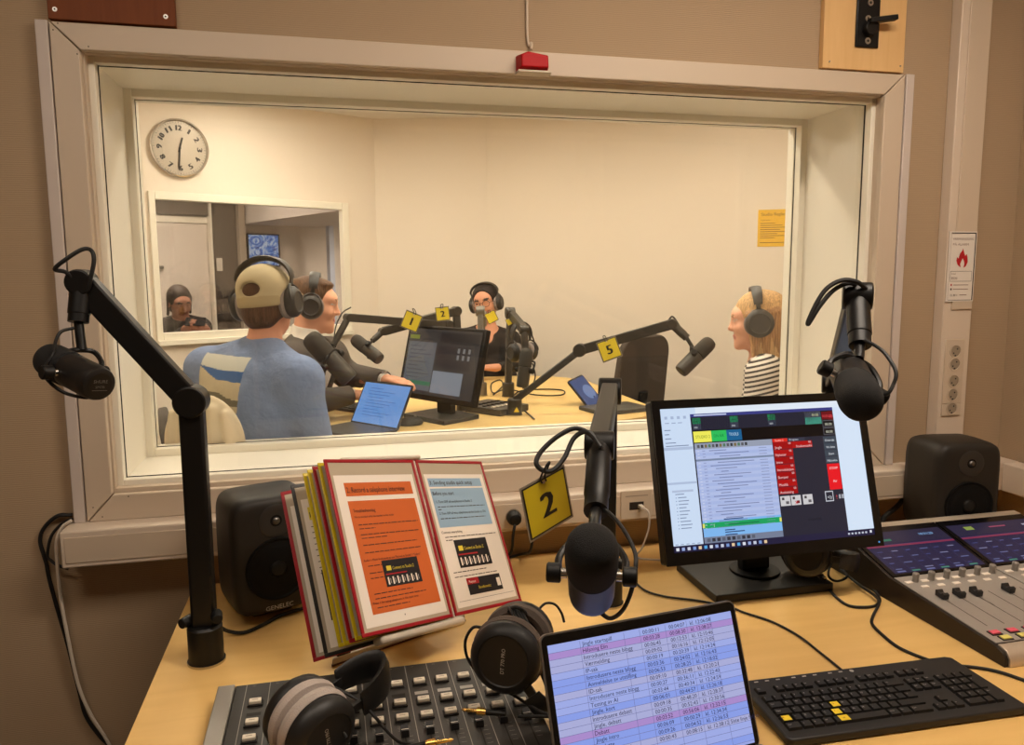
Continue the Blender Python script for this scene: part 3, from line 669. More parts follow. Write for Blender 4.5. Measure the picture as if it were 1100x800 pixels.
# ------------------------------------------------------------------ microphones and boom arms
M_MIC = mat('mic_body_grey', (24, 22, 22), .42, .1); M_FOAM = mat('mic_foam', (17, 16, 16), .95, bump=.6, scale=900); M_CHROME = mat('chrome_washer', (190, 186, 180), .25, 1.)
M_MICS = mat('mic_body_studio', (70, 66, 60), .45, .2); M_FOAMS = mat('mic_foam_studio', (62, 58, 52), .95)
def microphone(label, rear, front, mount, s=1., body=None, foam=None, cab=None, group=None, cable_to=None, text=False, side=None):
    body = body or M_MIC; foam = foam or M_FOAM
    rear = Vector(rear); front = Vector(front); A = (front - rear).normalized(); mid = rear + A * .082 * s; mount = Vector(mount)
    t = thing('microphone', label, 'microphone', rear, group=group)
    F = axis_frame(rear, A)
    part('body', MB().lathe([(.0225 * s, -.001), (.0275 * s, .001), (.0295 * s, .007 * s), (.0305 * s, .02 * s), (.0305 * s, .097 * s), (.027 * s, .10 * s)], body, F, 32), t)
    part('windscreen', MB().lathe([(.0285 * s, .1005 * s), (.0318 * s, .104 * s), (.0325 * s, .125 * s), (.0322 * s, .160 * s), (.030 * s, .174 * s), (.0245 * s, .184 * s), (.014 * s, .1895 * s), (.001 * s, .191 * s)], foam, F, 32), t)
    U = mount - mid; L = U.length; U.normalize(); K = A.cross(U).normalized() if side is None else (Vector(side) - A * A.dot(Vector(side))).normalized(); U2 = K.cross(A).normalized()
    if U2.dot(U) < 0: U2 = -U2
    w = .042 * s
    b = MB().tube([mid - K * w, mid - K * w + U * L * .45, mid - K * w * .55 + U * L * .93, mid + U * L, mid + K * w * .55 + U * L * .93, mid + K * w + U * L * .45, mid + K * w], .0048 * s, M_BLACKM, 8, 6); part('yoke', b, t)
    for q in (-1, 1):
        kb = part('yoke_knob', MB().lathe([(.0105 * s, .0385 * s), (.0125 * s, .040 * s), (.0125 * s, .055 * s), (.0105 * s, .057 * s)], M_BLACK, axis_frame(mid, K * q), 20), t)
        part('washer', MB().cyl(mid + K * q * .031 * s, mid + K * q * .0384 * s, .0065 * s, M_CHROME), kb)
    if text:
        G = axis_frame(rear - A * .0022, -A, UP); b = MB().disc(G, .020, mat('end_plate', (14, 13, 13), .35), 0)
        b.text('SHURE', .008, G, 0, .003, mat('end_print', (110, 104, 100)), .0005, 'c', width=.024); b.text('SM7B', .006, G, 0, -.006, mat('end_print', (110, 104, 100)), .0005, 'c', width=.016); b.rect(G, -.013, -.0105, .013, -.0095, mat('end_print', (110, 104, 100)), .0005)
        part('end_plate', b, t)
    if cable_to is not None: part('cable', MB().tube([Vector(p) for p in cable_to], .0030 * s, M_RUBBER), t)
    return t
def boom(label, base, zel, tip, hold, mount, s=1., metal=None, group=None, loop=None, post=(.046, .034), arm=(.036, .046), elbow=None, name='boom_arm', lift=.0, sideknob=True):
    """desk post, elbow, straight upper arm, and a hanging holder that ends at the microphone yoke"""
    metal = metal or M_BLACKM; base = Vector(base); tip = Vector(tip); hold = Vector(hold); mount = Vector(mount)
    t = thing(name, label, 'boom arm', base, group=group)
    el = Vector(elbow) if elbow is not None else Vector((base.x, base.y, zel)); d = tip - el; d.normalize()
    h = Vector((d.x, d.y, 0)).normalized(); sd = Vector((h.y, -h.x, 0))
    part('base', MB().lathe([(.036 * s, 0), (.036 * s, .004), (.034 * s, .005), (.034 * s, .075 * s), (.03 * s, .08 * s)], metal, Matrix.Translation(base), 28), t)
    part('base_ring', MB().lathe([(.0362 * s, .0005), (.0372 * s, .0005), (.0372 * s, .005), (.0362 * s, .005)], M_CHROME, Matrix.Translation(base), 28, caps=False), t)
    if sideknob:
        for q, zz in ((-1, .09), (1, .10)): p = base + RT * q * .024 * s + Vector((0, 0, zz * s)) - sd * 0; part('clamp_knob', MB().cyl(p, p + (RT * q * .5 - Vector((FW.x, FW.y, 0))).normalized() * .028 * s, .0125 * s, M_BLACK, .010 * s), t, .002)
    part('post', MB().bar(base + Vector((0, 0, .07 * s)), el - (el - base).normalized() * .012 * s, post[0] * s, post[1] * s, metal, sd), t, .006 * s)
    part('elbow_joint', MB().cyl(el - sd * .026 * s, el + sd * .026 * s, .031 * s, metal, n=28), t, .003 * s)
    part('upper_arm', MB().bar(el + d * .02 * s, tip - d * .004, arm[0] * s, arm[1] * s, metal, (0, 0, 1)), t, .004 * s)
    part('tip_joint', MB().cyl(tip - sd * .024 * s, tip + sd * .024 * s, .024 * s, metal, n=24), t, .003 * s)
    v = (hold - tip).normalized()
    part('holder', MB().lathe([(.0195 * s, 0), (.0195 * s, .75), (.018 * s, .77), (.018 * s, 1)], metal, axis_frame(tip + v * .012 * s, v) @ Matrix.Diagonal((1, 1, (hold - tip).length - .012 * s, 1)), 20), t)
    part('holder_stem', MB().cyl(hold - v * .004, mount, .0085 * s, metal, n=16), t)
    if loop: part('cable', MB().tube([Vector(p) for p in loop], .0040 * s, M_RUBBER), t)
    return t
# left arm
boom('black boom arm standing at the left end of the desk beside the document stand', (-.268, -.413, DZ + .0005), 1.262, at(88, 303, 1.44), at(84, 346, 1.43), at(88, 376, 1.425),
     loop=[at(80, 300, 1.42), at(70, 292, 1.41), at(59, 289, 1.40), at(70, 279, 1.40), at(88, 268, 1.41), at(98, 269, 1.42), at(101, 280, 1.42), at(97, 300, 1.42), at(94, 312, 1.425)])
microphone('black microphone on the left boom arm in front of the window casing', at(107, 413, 1.31), at(35, 377, 1.44), at(88, 376, 1.425), text=True, side=(RT * .55 + FW * .85),
     cable_to=[at(80, 352, 1.40), at(66, 356, 1.39), at(60, 366, 1.375), at(57, 380, 1.35), at(47, 397, 1.34), at(53, 410, 1.335), at(70, 422, 1.335), at(92, 427, 1.345), at(98, 424, 1.355)])
# centre arm
boom('black boom arm rising behind the desk middle with a looped cable at its tip', onz(653, 648, DZ) + Vector((0, 0, .0005)), 1.236, at(644, 478, 1.26), at(640, 549, 1.12), at(637, 577, 1.03),
     loop=[at(652, 498, 1.22), at(640, 472, 1.22), at(620, 460, 1.23), at(600, 468, 1.22), at(582, 484, 1.21), at(576, 497, 1.20), at(583, 505, 1.20), at(594, 505, 1.20), at(606, 492, 1.21), at(617, 470, 1.225), at(632, 464, 1.22), at(645, 480, 1.21)])
P = at(635.5, 617, .97); hv = Vector((CAM.x - P.x, CAM.y - P.y, 0)).normalized(); A = hv * math.cos(math.radians(42)) + Vector((0, 0, math.sin(math.radians(42))))
microphone('black microphone hanging from the centre boom arm just behind the open laptop', P - A * .082, P + A * .1, at(637, 577, 1.031),
     cable_to=[at(644, 548, 1.16), at(652, 549, 1.10), at(668, 566, 1.06), at(681, 590, 1.02), at(683, 608, 1.0), at(678, 635, 1.0), at(669, 655, 1.01), at(656, 664, 1.03), at(645, 658, 1.05)])
# right arm
e = at(894, 410, 2.06); bs = Vector((e.x, e.y, DZ + .0005))
boom('black boom arm standing behind the wide monitor', bs, e.z, at(921, 318, 1.33), at(924, 371, 1.28), at(922, 386, 1.255), arm=(.036, .040),
     loop=[at(932, 312, 1.31), at(921, 303, 1.30), at(905, 301, 1.30), at(889, 309, 1.30), at(878, 324, 1.30), at(869, 343, 1.30), at(868, 348, 1.30), at(872, 342, 1.30), at(881, 328, 1.30), at(895, 312, 1.305), at(911, 304, 1.31), at(920, 306, 1.31)], sideknob=False)
microphone('black microphone hanging over the top right corner of the monitor', at(909, 394, 1.30), at(928, 437, 1.125), at(922, 387, 1.256),
     cable_to=[at(930, 366, 1.265), at(940, 371, 1.25), at(951, 380, 1.23), at(962, 398, 1.21), at(960, 412, 1.205), at(950, 424, 1.21), at(930, 410, 1.31), at(912, 395, 1.315)])

# ------------------------------------------------------------------ number tags
M_TAG = mat('yellow_card', (222, 200, 34), .4); M_TAGB = mat('tag_black', (16, 15, 14), .5); M_LAM = mat('clear_laminate_edge', (150, 140, 126), .2)
def number_tag(label, num, c, x, up, size, tie_top, group=None, col=None):
    col = col or M_TAG
    F = frame(c, x, up=up); t = thing('number_tag', label, 'tag', M=F, group=group); h = size / 2
    b = MB().box((0, 0, -.0006), (size * 1.06, size * 1.08, .0012), M_LAM); b.rect(Matrix.Identity(4), -h, -h, h, h, M_TAGB, .0004); b.rect(Matrix.Identity(4), -h * .94, -h * .94, h * .94, h * .94, col, .0008)
    [b.text(num, size * .66, Matrix.Identity(4), dx * size, -size * .23, M_TAGB, .0012 + abs(dx) * .002, 'c') for dx in (0, .018, -.018, .036)]; b.disc(Matrix.Identity(4), .003, M_WHITE, .0012, 12, (0, h * .86))
    B = Matrix.Rotation(math.pi, 4, 'Y'); b.rect(B, -h, -h, h, h, M_TAGB, .0018); b.rect(B, -h * .94, -h * .94, h * .94, h * .94, col, .0022)
    part('card', b, t, local=True)
    p = F.inverted() @ Vector(tie_top); part('cable_tie', MB().tube([(-.004, h * .86, .001), (-.005, h * 1.1, .002), p + Vector((-.004, .004, .004)), p + Vector((.004, .004, .002)), (.005, h * 1.1, .001), (.004, h * .86, .002)], .0016, M_RUBBER), t, local=True)
    return t
k = .905
number_tag('yellow tag with a black number 2 hanging from the looped boom cable', '2', CAM + (Vector((.365, -.723, 1.099)) - CAM) * k * .985, (.878, .402, .258), (-.214, -.152, .965), .1 * k * .985, at(588, 500, 1.2), group=None)
# ================================================================== CONTROL ROOM: things on the desk
def emat(name, rgb, e=1.0): return mat('screen_' + name, rgb, .25, emit=e)
# ------------------------------------------------------------------ wide monitor
SE = .95
mx = Vector((.99, -.426, 1.038)); tilt = math.radians(16.4)
F = frame(mx, (1, -.003, 0), up=(0, math.sin(tilt), math.cos(tilt)))
mon = thing('computer_monitor', 'wide black desktop monitor showing the playout software', 'monitor', (1.02, -.30, DZ))
I = Matrix.Identity(4)
b = MB().box((0, -.004, -.019), (.558, .372, .038), M_BLACK, F); part('housing', b, mon, .006)
b = MB(); ringb = ((-.279, -.19, -.259, .182), (.259, -.19, .279, .182), (-.259, -.19, .259, -.162), (-.259, .162, .259, .182))
for u0, v0, u1, v1 in ringb: b.box(((u0 + u1) / 2, (v0 + v1) / 2, .0012), (u1 - u0, v1 - v0, .003), mat('gloss_bezel', (13, 12, 12), .25), F)
b.disc(F, .0022, emat('power_led', (90, 160, 230)), .0032, 10, (.266, -.18)); part('bezel', b, mon)
W_, H_ = .518, .324
def S(x, y):                                                         # screen fractions, measured from the upper left corner
    return ((x - .5) * W_, (.5 - y) * H_)
b = MB()
def R_(x0, y0, x1, y1, rgb, lift=.0012, e=SE):
    (u0, v1), (u1, v0) = S(x0, y0), S(x1, y1); b.rect(F, u0, v0, u1, v1, emat('%d_%d_%d' % rgb, rgb, e), lift)
def T_(x, y, txt, size, rgb, lift=.0020, al='l', width=None):
    u, v = S(x, y); b.text(txt, size, F, u, v, emat('%d_%d_%d' % rgb, rgb, SE), lift, al, width)
R_(0, 0, 1, 1, (204, 222, 246), .0004)
R_(.17, 0, 1, .045, (226, 236, 248), .0006); R_(.865, .03, 1, .955, (214, 230, 250), .0006)
R_(0, .955, 1, 1, (34, 32, 62), .0008)
R_(.142, .046, .865, .955, (44, 44, 58)); R_(.142, .046, .865, .068, (58, 62, 132), .0014); R_(.16, .052, .32, .062, (190, 200, 230), .0016)
# left column of the window manager
for k, x in enumerate((.018, .048, .078, .108)): R_(x, .055, x + .014, .075, (168, 184, 214))
for x in (.018, .05, .08): R_(x, .10, x + .02, .106, (150, 165, 195))
for k, y in enumerate((.15, .18, .21, .24, .262)): R_(.012, y, .012 + (.03, .022, .03, .05, .11)[k], y + .006, (120, 134, 165))
R_(0, .275, .14, .295, (176, 192, 220)); R_(0, .52, .14, .535, (176, 192, 220)); R_(.02, .575, .12, .59, (178, 192, 218))
for k in range(11): R_(.045 if k else .035, .60 + k * .0235, .045 + (.03, .04, .05, .045, .035, .05, .04, .03, .05, .055, .05)[k], .606 + k * .0235, (128, 142, 172)); R_(.033, .60 + k * .0235, .038, .607 + k * .0235, (150, 164, 194))
for k in range(5): R_(.01 + k * .026, .943, .024 + k * .026, .949, (150, 164, 194))
# upper strip of players
R_(.146, .07, .865, .165, (38, 36, 50))
for x in (.150, .335, .525): R_(x, .075, x + .04, .118, (34, 150, 92)); R_(x, .118, x + .04, .158, (74, 80, 96)); R_(x + .006, .098, x + .03, .104, (20, 96, 60), .0016); T_(x + .006, .15, '000', .006, (200, 206, 214))
R_(.715, .072, .83, .115, (112, 116, 126)); R_(.715, .115, .83, .165, (96, 222, 186)); T_(.77, .105, '01:02', .008, (222, 222, 170), al='c'); T_(.77, .152, '1:18:28', .008, (60, 140, 120), al='c')
R_(.832, .070, .978 - .0, .255, (30, 30, 38)) if 0 else None
R_(.838, .072, .957 - .095, .072, (30, 30, 38)) if 0 else None
R_(.146, .165, .865, .255, (10, 8, 12), .0014)
R_(.148, .172, .235, .25, (240, 236, 92), .0016); R_(.235, .172, .31, .25, (44, 190, 92), .0016); R_(.31, .172, .385, .25, (24, 96, 146), .0016)
T_(.158, .222, 'STUDIO 2', .010, (96, 120, 40), width=.036); T_(.246, .22, 'ON AIR', .010, (20, 120, 60), width=.026); T_(.322, .215, 'TOOLS', .010, (190, 220, 240), width=.024)
# clock block
R_(.835, .074, .957 - .095 + .0, .14, (96, 10, 22), .0018); T_(.8495, .125, '10:31:20', .010, (232, 70, 80), al='c', width=.012)
R_(.735 + .1, .145, .862, .195, (24, 24, 28), .0018); R_(.835, .20, .862, .25, (24, 24, 28), .0018)
# playlist
R_(.148, .257, .532, .955 - .0, (178, 192, 232), .0016); R_(.148, .257, .532, .30, (150, 158, 178), .0018)
for k in range(14): R_(.16 + k * .018, .268, .172 + k * .018, .29, ((90, 90, 96), (60, 62, 66), (120, 104, 70), (84, 120, 96))[k % 4], .0022)
for k in range(26):
    y = .31 + k * .0215
    if k == 3: R_(.148, y - .004, .532, y + .010, (122, 136, 164), .0018); continue
    if k % 2: R_(.148, y - .006, .532, y + .0155, (168, 184, 228), .0017)
    R_(.158, y, .168, y + .007, (200, 208, 236), .0022); R_(.182, y, .196, y + .007, (150, 162, 204), .0022)
    R_(.215 + (k * 7 % 5) * .012, y + .001, .30 + (k * 5 % 7) * .022, y + .007, (124, 134, 176), .0022); R_(.46, y + .001, .50, y + .006, (140, 150, 190), .0022)
R_(.148, .80, .532, .915, (128, 184, 240), .0019); R_(.15, .815, .53, .853, (30, 162, 96), .0022); R_(.146, .82, .156, .848, (230, 226, 110), .0024); R_(.522, .82, .532, .848, (230, 226, 110), .0024)
T_(.2, .842, '|', .008, (255, 255, 255), .0026); R_(.27, .832, .42, .84, (20, 120, 70), .0026)
for y in (.795, .87, .885, .903): R_(.25, y, .30 + (y * 100 % 3) * .03, y + .007, (40, 60, 110), .0024)
R_(.148, .912, .532, .955, (118, 128, 152), .002)
for k in range(10): R_(.16 + k * .024, .922, .176 + k * .024, .945, (52, 54, 64) if k % 3 else (90, 96, 112), .0026)
# red cart wall
R_(.535, .257, .865, .955, (40, 40, 54), .0016); R_(.534, .257, .61, .282, (226, 40, 28), .0020); T_(.545, .277, 'Studio 2', .007, (255, 190, 180), .0024)
R_(.61, .257, .70, .282, (54, 54, 70), .0020); T_(.62, .277, 'Program', .007, (200, 200, 210), .0024)
RED = (176, 16, 20)
for k in range(7):
    y0 = .284 + k * .054; R_(.535, y0, .632, y0 + .050, RED if k % 2 else (160, 10, 16), .0020)
    T_(.541, y0 + .046, ('Jingle', 'Nyheter', 'Intro', 'Introduksjon', 'Bumper', 'Musikk', 'Avslutning')[k], .0085, (236, 200, 200), .0024); T_(.612, y0 + .018, '00', .007, (236, 200, 200), .0024)
R_(.632, .284, .735, .332, RED, .0020); T_(.65, .328, 'Studiomusikk', .008, (236, 200, 200), .0024); T_(.716, .30, '00', .007, (236, 200, 200), .0024)
for x in (.538, .592, .652): R_(x, .672, x + .05, .742, (206, 204, 206), .0020); R_(x + .008, .682, x + .02, .70, (70, 66, 70), .0024); R_(x + .026, .71, x + .042, .73, (120, 40, 44) if x == .592 else (100, 96, 100), .0024)
T_(.617, .735, 'x', .016, (196, 30, 40), .0026, 'c')
R_(.768, .66, .81, .735, (196, 200, 210), .0020); R_(.772, .667, .806, .728, (40, 40, 54), .0022); T_(.789, .715, '<))', .010, (220, 224, 230), .0026, 'c'); T_(.826, .722, '!', .014, (226, 80, 90), .0026, 'c')
for x in (.838, .853): R_(x, .69, x + .01, .72, (170, 174, 184), .0020)
T_(.70, .86, 'KALENDER', .007, (24, 24, 34), .0024, 'c')
# right edge of the application window: buttons
for k, y in enumerate((.262, .312, .362, .412)): R_(.795, y, .862, y + .046, (62, 72, 84), .0020); T_(.828, y + .036, ('Overvåk', 'Vis liste', 'Start', 'Mikrofon')[k], .0075, (220, 226, 232), .0024, 'c')
R_(.797, .464, .862, .652, (232, 24, 36), .0020); T_(.829, .505, 'STOPP', .008, (255, 210, 210), .0024, 'c'); T_(.829, .60, 'Air', .009, (255, 210, 210), .0024, 'c')
R_(.80, .070, .864, .255, (24, 24, 30), .0017); R_(.803, .078, .861, .135, (110, 12, 24), .0020); T_(.832, .12, '10:31:20', .0095, (236, 78, 86), .0024, 'c', .026)
for y in (.142, .198): R_(.803, y, .861, y + .05, (98, 98, 106), .0020); R_(.805, y + .004, .859, y + .046, (18, 18, 22), .0022); T_(.832, y + .038, '00:30', .0085, (220, 220, 200), .0026, 'c')
# taskbar
for k in range(17):
    cols = ((220, 224, 236), (150, 170, 220), (200, 206, 226), (120, 150, 210), (230, 200, 160), (90, 170, 230))
    R_(.012 + k * .033 * .8, .968, .026 + k * .033 * .8, .989, cols[k % 6], .0014)
for k in range(6): R_(.86 + k * .018, .972, .870 + k * .018, .985, (190, 196, 214), .0014)
R_(.975, .966, .985, .984, (226, 230, 240), .0014)
part('screen', b, mon)
# stand
bq = MB(); v0, v1 = onz(728, 612, DZ), onz(895, 635, DZ); bx0, bx1, by0, by1 = .868, 1.184, -.418, -.20
part('stand_base', MB().box(((bx0 + bx1) / 2, (by0 + by1) / 2, DZ + .011), (bx1 - bx0, by1 - by0, .021), mat('monitor_base_black', (34, 32, 31), .5)), mon, .003)
nx = onz(803, 612, DZ + .02).x + .012
part('turntable', MB().cyl((nx, -.30, DZ + .0215), (nx, -.30, DZ + .028), .062, M_BLACK, n=32), mon, .001)
part('stand_neck', MB().bar((nx, -.295, DZ + .027), (nx, -.27, 1.03), .075, .036, M_BLACK, (0, 1, 0)), mon, .006)
part('mount_plate', MB().box((nx, -.335, 1.02), (.12, .12, .10), M_BLACK), mon, .006)

# ------------------------------------------------------------------ laptop with a running order on its screen
la, lt = math.radians(7.55), math.radians(20.84); lw, lh = .36, .234
ax = Vector((math.cos(la), math.sin(la), 0)); nb = Vector((-math.sin(la), math.cos(la), 0)); upv = nb * math.sin(lt) + Vector((0, 0, math.cos(lt)))
top = Vector((.475, -.890, .95)); hin = top - upv * lh
lap = thing('laptop', 'open silver laptop with a running order table on its screen', 'laptop', (hin.x, hin.y, DZ))
M_ALU = mat('laptop_aluminium', (150, 146, 142), .35, .8)
F = frame(top - upv * (lh / 2), ax, up=upv)
def rrect(w, h, r, n=6):
    o = []
    for cx, cy, a0 in ((w / 2 - r, h / 2 - r, 0), (-w / 2 + r, h / 2 - r, 90), (-w / 2 + r, -h / 2 + r, 180), (w / 2 - r, -h / 2 + r, 270)):
        for k in range(n + 1): a = math.radians(a0 + 90 * k / n); o.append((cx + r * math.cos(a), cy + r * math.sin(a)))
    return o
part('lid', MB().prism(rrect(lw, lh, .012), -.005, .0, M_ALU, F), lap)
part('bezel', MB().prism(rrect(lw - .005, lh - .005, .010), .0002, .0012, mat('gloss_bezel', (13, 12, 12), .25), F), lap)
b = MB(); sw, sh = lw - .022, lh - .026; yoff = -.004
def LR(x0, y0, x1, y1, rgb, lift=.0018, e=.8): b.rect(F, (x0 - .5) * sw, (.5 - y1) * sh + yoff, (x1 - .5) * sw, (.5 - y0) * sh + yoff, emat('lt_%d_%d_%d' % rgb, rgb, e), lift)
def LT(x, y, txt, size, rgb=(34, 34, 60), al='l', width=None): b.text(txt, size, F, (x - .5) * sw, (.5 - y) * sh + yoff, emat('lt_%d_%d_%d' % rgb, rgb, .8), .0030, al, width)
LR(0, 0, 1, 1, (168, 182, 248), .0014)
ROWS = ['Jingle startspill', 'Hilsning Elin', 'Introdusere neste blogg', 'Værmelding', 'IP-sak', 'Introdusere neste blogg', 'Anmeldelse av utstilling', 'ID-sak', 'Introdusere neste blogg', 'Testing av AI', 'Jingle, kort', 'Introdusere debatt', 'Jingle, debatt', 'Debatt', 'Jingle intro', 'Avslutte', 'Oversiktsmusikk']
rh = .0485; y0 = .01
for k in range(20):
    ya, yb = y0 + k * rh, y0 + (k + 1) * rh
    rgb = (184, 152, 222) if k in (1, 13) else ((172, 186, 250), (184, 188, 236), (150, 172, 252))[(k * 2 + k // 3) % 3]
    LR(0, ya, 1, yb - .002, rgb, .0018); LR(0, yb - .003, 1, yb, (120, 124, 176), .0022)
    if k < 17:
        LT(.17, yb - .012, ROWS[k], .0090)
        LT(.49, yb - .012, '00:%02d:%02d' % ((k * 3) % 12, (k * 17 + 11) % 60), .0088, width=.030); LT(.635, yb - .012, '00:%02d:%02d' % ((k * 4 + 4) % 60, (k * 23 + 7) % 60), .0088, width=.030); LT(.755, yb - .012, 'kl. 12:%02d:%02d' % (6 + k * 2, (k * 19 + 8) % 60), .0088, width=.040)
    if k == 16: LT(.885, yb - .012, 'Siste linje følges', .0088)
for x in (.16, .39, .475, .615, .735, .875): LR(x, y0, x + .002, 1, (120, 124, 176), .0024)
part('screen', b, lap)
hz = DZ + .008
b = MB(); Bm = frame((hin.x, hin.y, DZ + .0085), ax, n=(0, 0, 1)); b.prism([(-lw / 2, -.24), (lw / 2, -.24), (lw / 2, -.002), (-lw / 2, -.002)], -.007, .006, M_ALU, Bm); dk = part('base_deck', b, lap, .003)
part('hinge_bar', MB().cyl(hin - ax * .14 + Vector((0, 0, .002)), hin + ax * .14 + Vector((0, 0, .002)), .006, M_BLACK), lap)
b = MB()
for r in range(5):
    for c in range(14): b.box((-.155 + c * .0232, -.045 - r * .020, .0068), (.0195, .0165, .0018), M_BLACK, Bm)
part('keyboard', b, dk); part('touchpad', MB().box((0, -.19, .0064), (.13, .08, .0008), M_ALU, Bm), dk)

# ------------------------------------------------------------------ keyboard with yellow stickers
kb_c = Vector((.945, -.882, DZ)); kyaw = math.radians(-1.6); kw, kd = .468, .168
kF = Matrix.Translation(kb_c + Vector((0, 0, .0160))) @ Matrix.Rotation(kyaw, 4, 'Z') @ Matrix.Rotation(math.radians(4.5), 4, 'X')
kbd = thing('computer_keyboard', 'black full size keyboard with yellow stickers on a few keys', 'keyboard', M=Matrix.Translation(kb_c))
M_KB = mat('keyboard_shell', (28, 26, 26), .55); M_KEY = mat('keycap_black', (22, 21, 21), .5); M_LEG_ = mat('key_legend', (186, 182, 176), .6)
o = [(-kw / 2 + .004, kd / 2), (kw / 2 - .03, kd / 2), (kw / 2 - .018, kd / 2 - .006), (kw / 2, -kd / 2 + .01), (kw / 2 - .006, -kd / 2), (-kw / 2 + .008, -kd / 2), (-kw / 2, -kd / 2 + .008), (-kw / 2 - .002, kd / 2 - .006)]
part('shell', MB().prism(list(reversed(o)), -.008, .007, M_KB, kF), kbd, .003)
for x in (-.19, .19): part('foot', MB().box((x, .07, -.0145), (.03, .012, .0125), M_KB, kF), kbd, .001)
U = .0187; kx0 = -.222; ky0 = .052
M_YST = mat('yellow_sticker', (236, 206, 40), .5)
def key(x, y, w=1., h=1., leg='', yellow=False, sz=.0052):
    cx, cy = kx0 + x * U + w * U / 2, ky0 - y * U - h * U / 2
    b = MB(); tw, th_ = w * U - .0022, h * U - .0022
    v = [(cx - tw / 2, cy - th_ / 2, .0065), (cx + tw / 2, cy - th_ / 2, .0065), (cx + tw / 2, cy + th_ / 2, .0065), (cx - tw / 2, cy + th_ / 2, .0065)]
    v += [(a + (.0014 if a < cx else -.0014), c + (.0012 if c < cy else -.0016), .0122) for a, c, _ in v]
    b.add(v, [(3, 2, 1, 0), (4, 5, 6, 7), (0, 1, 5, 4), (1, 2, 6, 5), (2, 3, 7, 6), (3, 0, 4, 7)], M_KEY, kF)
    if yellow: b.rect(kF, cx - .0075, cy - .007, cx + .0075, cy + .006, M_YST, .0126)
    if leg: b.text(leg, sz, kF, cx - tw / 2 + .003, cy + th_ / 2 - .009, M_INK if yellow else M_LEG_, .0129)
    return part('key', b, kbd, label='key with a yellow sticker' if yellow else None)
key(0, -.2, leg='Esc', sz=.004)
for i in range(12): key(2 + i + (i // 4) * .5 - (.0), -.2, leg='F%d' % (i + 1), sz=.004)
for i, c in enumerate('|1234567890+\\'): key(i, 1.2, leg=c)
key(13, 1.2, 2, leg='<-')
key(0, 2.2, 1.5, leg='Tab', sz=.004)
for i, c in enumerate('QWERTYUIOPÅ^'): key(1.5 + i, 2.2, leg=c, yellow=False)
key(0, 3.2, 1.75, leg='Caps', sz=.004)
for i, c in enumerate("ASDFGHJKLØÆ'"): key(1.75 + i, 3.2, leg=c, yellow=(c == 'G'))
key(13.5, 2.2, 1.5); key(13.75, 3.2, 1.25, leg='<')
key(0, 4.2, 1.25, leg='A', yellow=True)
for i, c in enumerate('<ZXCVBNM,.-'): key(1.25 + i, 4.2, leg=c, yellow=(c == 'V'))
key(12.25, 4.2, 2.75)
for x, w_, l in ((0, 1.5, 'Ctrl'), (1.5, 1.1, 'o'), (2.6, 1.1, '#'), (3.7, 1.1, 'Alt')): key(x, 5.2, w_, leg=l, sz=.004)
sp = key(4.8, 5.2, 5.6)
b = MB(); cx = kx0 + 5.9 * U; cy = ky0 - 5.7 * U; b.rect(kF, cx - .010, cy - .007, cx + .008, cy + .007, M_YST, .0128); b.text('LR', .005, kF, cx - .004, cy - .002, M_INK, .0131); part('sticker', b, kbd, label='yellow sticker on the space bar')
for x, w_, l in ((10.4, 1.2, 'AltGr'), (11.6, 1.2, 'Fn'), (12.8, 2.2, 'Ctrl')): key(x, 5.2, w_, leg=l, sz=.004)
for i in range(3): key(15.4 + i, -.2, leg=('Prt', 'Scr', 'Brk')[i], sz=.004); key(15.4 + i, 1.2, leg=('Ins', 'Hm', 'PgU')[i], sz=.004); key(15.4 + i, 2.2, leg=('Del', 'End', 'PgD')[i], sz=.004); key(15.4 + i, 5.2, leg='<v>'[i])
key(16.4, 4.2, leg='^')
for r, row in enumerate(('N/*-', '789', '456', '123')):
    for i, c in enumerate(row): key(18.8 + i, 1.2 + r, leg=c)
key(21.8, 2.2, 1, 2, leg='+'); key(18.8, 5.2, 2, leg='0'); key(20.8, 5.2, leg=','); key(21.8, 4.2, 1, 2, leg='Ent', sz=.004)
b = MB()
for i in range(8): c = (-.205 + i * .022 + (i // 3) * .01, .0745); b.rect(kF, c[0] - .004, c[1] - .0015, c[0] + .004, c[1] + .0015, M_LEG_, .0076)
b.disc(kF, .0042, mat('logo_grey', (170, 166, 160)), .0076, 16, (-.008, .0735)); part('legend_strip', b, kbd)
part('cord', MB().tube([kF @ Vector((-.01, .082, 0)), onz(912, 726, DZ + .004), onz(900, 716, DZ + .0035), onz(880, 700, DZ + .0035), onz(858, 683, DZ + .0035), onz(830, 668, DZ + .0035), onz(800, 658, DZ + .0035), onz(784, 652, DZ + .0035), onz(750, 645, DZ + .0035), onz(712, 640, DZ + .0035), onz(690, 632, DZ + .0035), onz(676, 616, DZ + .0035), onz(664, 600, DZ + .0035)], .0026, M_RUBBER), kbd)

